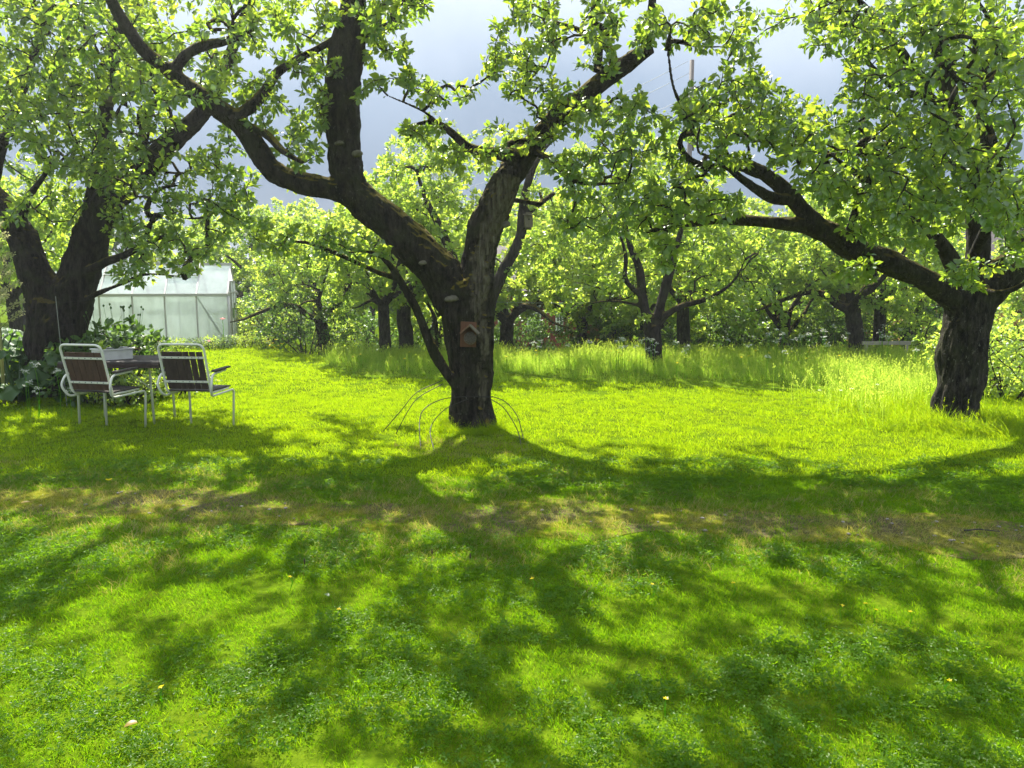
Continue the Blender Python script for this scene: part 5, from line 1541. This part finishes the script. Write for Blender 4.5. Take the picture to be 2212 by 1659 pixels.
gr = np.random.default_rng(77)
def field(d0, d1, dens, margin=1.3, power=0.0):
    """points on the lawn in front of the camera, dens per square metre"""
    k = 0.662 * margin
    area = k * (d1 * d1 - d0 * d0)
    n = int(area * dens)
    y = np.sqrt(gr.uniform(d0 * d0, d1 * d1, n))
    x = gr.uniform(-1, 1, n) * (k * y + 1.2)
    return np.stack([x, y], 1)
def n2(P2, f, s=0.0):
    return np.array([mnoise.noise(Vector((p[0] * f, p[1] * f, s))) for p in P2])
def on_track(P2): return np.abs(P2[:, 1] - track_c(P2[:, 0])) / track_w(P2[:, 0])
def lift(P2, z=0.0):
    return np.stack([P2[:, 0], P2[:, 1], gz(P2[:, 0], P2[:, 1]) + z], 1)
MF = ([-4.0, -2.5, 0.0, 2.0, 4.0, 6, 12], [14.0, 12.9, 12.2, 12.0, 11.5, 11.0, 11.0])
def meadow_in(P2):
    x, y = P2[:, 0], P2[:, 1]
    wob = .25 * np.sin(x * 1.3) + .15 * np.sin(x * 3.1)
    front = np.interp(x, MF[0], MF[1])
    leftx = -.243 * y
    return (y > front + wob) & (x > leftx + .1 * np.sin(y * 5)) & (y < 17.5)

near = [tuft_mesh('tuft', 64, .085, .038, .0034, .9, M['grass_near'], gr, 3) for _ in range(4)]
mid_ = [tuft_mesh('tuft', 46, .13, .048, .006, .8, M['grass'], gr, 2) for _ in range(3)]
farg = [tuft_mesh('tuft', 46, .2, .05, .010, .85, M['grass'], gr, 2) for _ in range(3)]
P2 = field(2.0, 6.2, 330); tk = on_track(P2); P2 = P2[gr.random(len(P2)) < np.clip(.50 - .26 * sstep(1.6, 3.0, np.abs(P2[:, 0] + .3)) + .75 * sstep(.5, 1.5, tk + .5 * n2(P2, 2.2, 8.)), 0, 1)]
hgt = 1 + .35 * n2(P2, 1.3, 2.)
scatter('lawn_grass', 'short mown grass of the near lawn', lift(P2), .62 + .33 * gr.random(len(P2)) * hgt + .12, near, gr)
P2 = field(6.2, 11.0, 120)
scatter('lawn_grass', 'short mown grass round the old apple tree', lift(P2), gr.uniform(.7, 1.05, len(P2)), mid_, gr)
P2 = field(11.0, 19.8, 45); P2 = P2[~meadow_in(P2) & ((P2[:, 0] < -2.5) | (P2[:, 1] < 15))]
scatter('lawn_grass', 'short mown grass of the far lawn', lift(P2), gr.uniform(.7, 1.05, len(P2)), farg, gr)
clv = [clover_mesh('clover', 26, .10, .044, .0135, gr) for _ in range(4)]
P2 = field(2.0, 6.8, 130); nn = n2(P2, .95, 7.) + .25 * n2(P2, 3.1, 3.); tk = on_track(P2)
P2 = P2[(nn > -.22 + .3 * gr.random(len(P2))) & (tk > 1.4)]
scatter('clover_cover', 'white clover leaves spreading through the near lawn', lift(P2), gr.uniform(.7, 1.15, len(P2)), clv, gr)
# dry and mossy grass on and beside the track
dry = [tuft_mesh('tuft', 34, .09, .06, .0035, 1.0, M['dry'], gr, 3, .12) for _ in range(3)]
P2 = field(3.6, 7.0, 150); tk = on_track(P2); nn = n2(P2, 1.6, 4.) ; pr = np.clip(1.7 - .5 * np.abs(tk), 0, 1) * (1.0 + 1.3 * nn)
P2 = P2[gr.random(len(P2)) < np.clip(pr, 0, .8)]
scatter('dry_grass', 'thin dry yellowish grass along the worn track', lift(P2), gr.uniform(.6, 1.2, len(P2)), dry, gr)
pts = np.array([tuple(G(1020 + gr.normal(0, 75), 966 + gr.normal(0, 13)))[:2] for _ in range(110)])
scatter('dry_grass', 'dry brownish grass in front of the old dark trunk', lift(pts), gr.uniform(.5, 1.0, len(pts)), dry, gr)
mossy = [tuft_mesh('tuft', 60, .07, .016, .004, 1.4, M['lime'], gr, 1) for _ in range(2)]
P2 = field(3.8, 6.6, 160); tk = on_track(P2); nn = n2(P2, 1.1, 9.); P2 = P2[(tk < 1.25) & (nn > -.02)]
scatter('moss_cover', 'low yellow moss cushions on the worn track', lift(P2, .004), gr.uniform(.6, 1.2, len(P2)), mossy, gr)
# the unmown meadow
tall = [tuft_mesh('tuft', 14, .18, .31, .008, .5, M['meadow'], gr, 3, .7, .4) for _ in range(6)]
P2 = field(10.6, 17.0, 85); P2 = P2[meadow_in(P2)]
rise = .16 + .84 * sstep(-.2, 2.6, P2[:, 1] - np.interp(P2[:, 0], MF[0], MF[1]) + .8 * n2(P2, 1.1, 6.))
scatter('meadow_grass', 'tall unmown meadow grass with seed heads behind the lawn', lift(P2), rise * (.5 + .55 * gr.random(len(P2))) * (1 + .45 * n2(P2, .9, 5.)), tall, gr, .06)
# long grass at the feet of the trees
foot = [tuft_mesh('tuft', 40, .08, .24, .005, .7, M['grass'], gr, 4, .08, .7) for _ in range(3)]
pts = []
for k in range(200):
    a = gr.uniform(0, 6.283); r = .30 + abs(gr.normal(0, .22))
    pts.append((B1.x + .05 + r * math.cos(a) * 1.15, B1.y + r * math.sin(a)))
for k in range(70):
    q = G(1945 + gr.normal(0, 70), 890 + gr.normal(0, 16)); pts.append((q.x, q.y))
pts = np.array(pts)
scatter('long_grass', 'long drooping grass round the foot of the thick right-hand trunk', lift(pts), gr.uniform(.55, 1.25, len(pts)), foot, gr, .1)
pts = np.array([(B0.x + (.25 + abs(gr.normal(0, .11))) * math.cos(a), B0.y + (.25 + abs(gr.normal(0, .11))) * math.sin(a)) for a in gr.uniform(0, 6.283, 90)])
scatter('long_grass', 'longer grass tufts round the foot of the old dark trunk', lift(pts), gr.uniform(.25, .7, len(pts)), foot, gr, .1)
wisp = [tuft_mesh('tuft', 7, .22, .5, .004, .25, M['meadow'], gr, 3, .9, .3) for _ in range(2)]
pts = np.array([tuple(G(1900 + gr.normal(0, 85), 872 + gr.normal(0, 20)))[:2] for _ in range(120)])
scatter('grass_stalks', 'thin upright seed stalks in front of the thick right-hand trunk', lift(pts), gr.uniform(.6, 1.0, len(pts)), wisp, gr, .06)

# ------------------------------------------------------------------ flowers of lawn and meadow, litter on the track
butter = [(227, 1221, 'left, below the track'), (627, 1260, 'below the old trunk, left'), (733, 1333, 'near lawn, left of middle'), (351, 1507, 'lowest left on the lawn'), (1409, 1277, 'right of middle, below the track'), (1437, 1534, 'lowest right of middle'), (1868, 1320, 'right, first of a loose row'), (1890, 1334, 'right, middle of a loose row'), (1964, 1339, 'right, last of a loose row'), (1818, 1325, 'right, left of a loose row'), (1583, 1274, 'below the track toward the right'), (1624, 1019, 'in the shade above the track'), (2048, 1494, 'low at the right'), (1150, 1264, 'just below the track in the middle'), (963, 1065, 'just above the track in the middle')]
for (u, v, lab) in butter:
    g = G(u, v + 14)
    bloom('buttercup', 'single yellow buttercup in the lawn, ' + lab, g.x, g.y, 0, .07, 'yellow', .013, 'buttercups in the lawn', 6)
ORD = ['first', 'second', 'third', 'fourth', 'fifth', 'sixth', 'seventh', 'eighth', 'ninth', 'tenth', 'eleventh', 'twelfth', 'thirteenth', 'fourteenth', 'fifteenth', 'sixteenth', 'seventeenth', 'eighteenth', 'nineteenth', 'twentieth']
ORD += ['twenty-' + q for q in ORD[:9]] + ['thirtieth'] + ['thirty-' + q for q in ORD[:9]]
spots = []
for i in range(34):
    u = U(1330, 1420) if i % 3 == 0 else U(1120, 2000)
    d = U(13.2, 14.4) if i % 3 == 0 else U(11.8, 14.6)
    if meadow_in(np.array([(px(u, d), d)]))[0]: spots.append((u, d, U(.40, .62)))
for i, (u, d, h) in enumerate(sorted(spots)):
    umbel('white cow parsley head in the tall grass, ' + ORD[i] + ' from the left', px(u, d), d, 0, h, .05, group='cow parsley in the meadow', nfl=46, name='cow_parsley')
spots = sorted((U(1640, 1960), U(13.5, 16), U(.5, .8)) for i in range(22))
for i, (u, d, h) in enumerate(spots):
    umbel('white cow parsley head before the dark right-hand shrubs, ' + ORD[i] + ' from the left', px(u, d), d, float(gz(px(u, d), d)), h, .055, group='cow parsley before the right-hand shrubs', nfl=46, name='cow_parsley')
spots = sorted((U(730, 1900), U(12.4, 14), U(.22, .42)) for i in range(26))
spots = [q for q in spots if meadow_in(np.array([(px(q[0], q[1]), q[1])]))[0]]
for i, (u, d, h) in enumerate(spots):
    bloom('meadow_buttercup', 'small yellow buttercup in the tall meadow grass, ' + ORD[i] + ' from the left', px(u, d), d, 0, h, 'yellow', .03, 'buttercups in the meadow', 6)
for (u, v, lab) in [(1770, 850, 'left of the others'), (1840, 840, 'tallest'), (1895, 832, 'nearest the trunk'), (1815, 862, 'lowest')]:
    q = P(u, v, 9.9); bloom('oxeye_daisy', 'white daisy on a thin stalk before the right trunk, ' + lab, q.x, q.y, 0, max(.2, q.z), 'white', .03, 'daisies before the right trunk', 9)
def fallen(label, u, v, mat, s):
    g = G(u, v); t = blade_leaf('fallen_leaf', s, s * .7, mat, None, (0, 0, 0), U(0, 6), .15, .5, seed=int(u))
    t.location = (g.x, g.y, .05)
    return tag(t, label, 'leaf')
fallen('yellowed fallen leaf lying low at the left of the lawn', 298, 1588, 'fallen', .045)
fallen('yellow fallen leaf lying above the track at the left', 236, 1051, 'yellow', .07)
fallen('brown fallen leaf lying on the left end of the track', 47, 1102, 'fallen', .07)
fallen('pale upturned leaf on the lawn left of the middle', 704, 1303, 'leaf_grey', .035)
g = G(2116, 1154)
mb = MB(); mb.tube([(0, 0, .015), (.1, .01, .02), (.22, -.01, .012)], [.006, .005, .003], 5)
o = mb.build('fallen_stick', M['rod']); o.location = (g.x - .1, g.y, .01)
tag(o, 'dark fallen stick lying on the bare right end of the track', 'stick')
for (u, v, h, lab) in [(655, 1232, .10, 'dark plantain head on a stalk left of the middle'), (930, 1222, .13, 'brown dock stalk standing below the track'), (1012, 1215, .09, 'short dark plantain head right of the brown stalk')]:
    g = G(u, v + 18)
    t = thing('seed_stalk', lab + ', in the lawn', 'plant', (g.x, g.y, 0))
    mb = MB(); mb.tube([(0, 0, 0), (.008, 0, h * .7), (.01, 0, h)], .0016, 4); mb.build('stalk', M['dry'], t)
    mb = MB(); mb.lathe([(.001, h - .02), (.004, h - .01), (.004, h + .008), (.001, h + .014)], 6, Matrix.Translation((.01, 0, 0))); mb.build('seed_head', M['slat'], t)
stone = MB(); stone.lathe([(.3, -.3), (1, -.1), (.9, .35), (.4, .6)], 7); stone_me = stone.mesh('stone', wood_mat('stone', (.14, .12, .10), (.30, .27, .23), 20), False)
pts = []
for i in range(60):
    x = U(-3.4, 3.6) if i % 2 else (U(2.4, 3.6) if i % 4 else U(-3.4, -1.8))
    pts.append((x, track_c(x) + U(-.25, .25)))
sv = np.array(stone_me.vertices[0].co)
VV = np.empty(len(stone_me.vertices) * 3, np.float32); stone_me.vertices.foreach_get('co', VV); VV = VV.reshape(-1, 3)
mb = MB()
for (x, y) in pts:
    s = U(.006, .016); a = U(0, 6)
    Rz = Matrix.Rotation(a, 3, 'Z')
    mb.add([Vector((x, y, .012)) + Rz @ Vector((v[0] * s * U(.8, 1.3), v[1] * s, v[2] * s * .8)) for v in VV], [tuple(p.vertices) for p in stone_me.polygons])
tag(mb.build('gravel', stone_me.materials[0]), 'small grey stones trodden into the worn track', None, kind='stuff')

# ------------------------------------------------------------------ thin haze volume added for veiling glare and lifted blacks
mh = bpy.data.materials.new('haze'); mh.use_nodes = True
th = mh.node_tree; th.nodes.clear()
oh_ = th.nodes.new('ShaderNodeOutputMaterial'); pv = th.nodes.new('ShaderNodeVolumePrincipled')
pv.inputs['Color'].default_value = (0.92, 0.95, 1.0, 1)
pv.inputs['Density'].default_value = 0.0013
pv.inputs['Anisotropy'].default_value = 0.55
th.links.new(pv.outputs[0], oh_.inputs['Volume'])
mb = MB(); mb.box((0, 300, 5.5), (820, 1020, 16.0))
tag(mb.build('haze', mh), 'thin pale haze added over the garden as a veil of glare', None, kind='stuff')
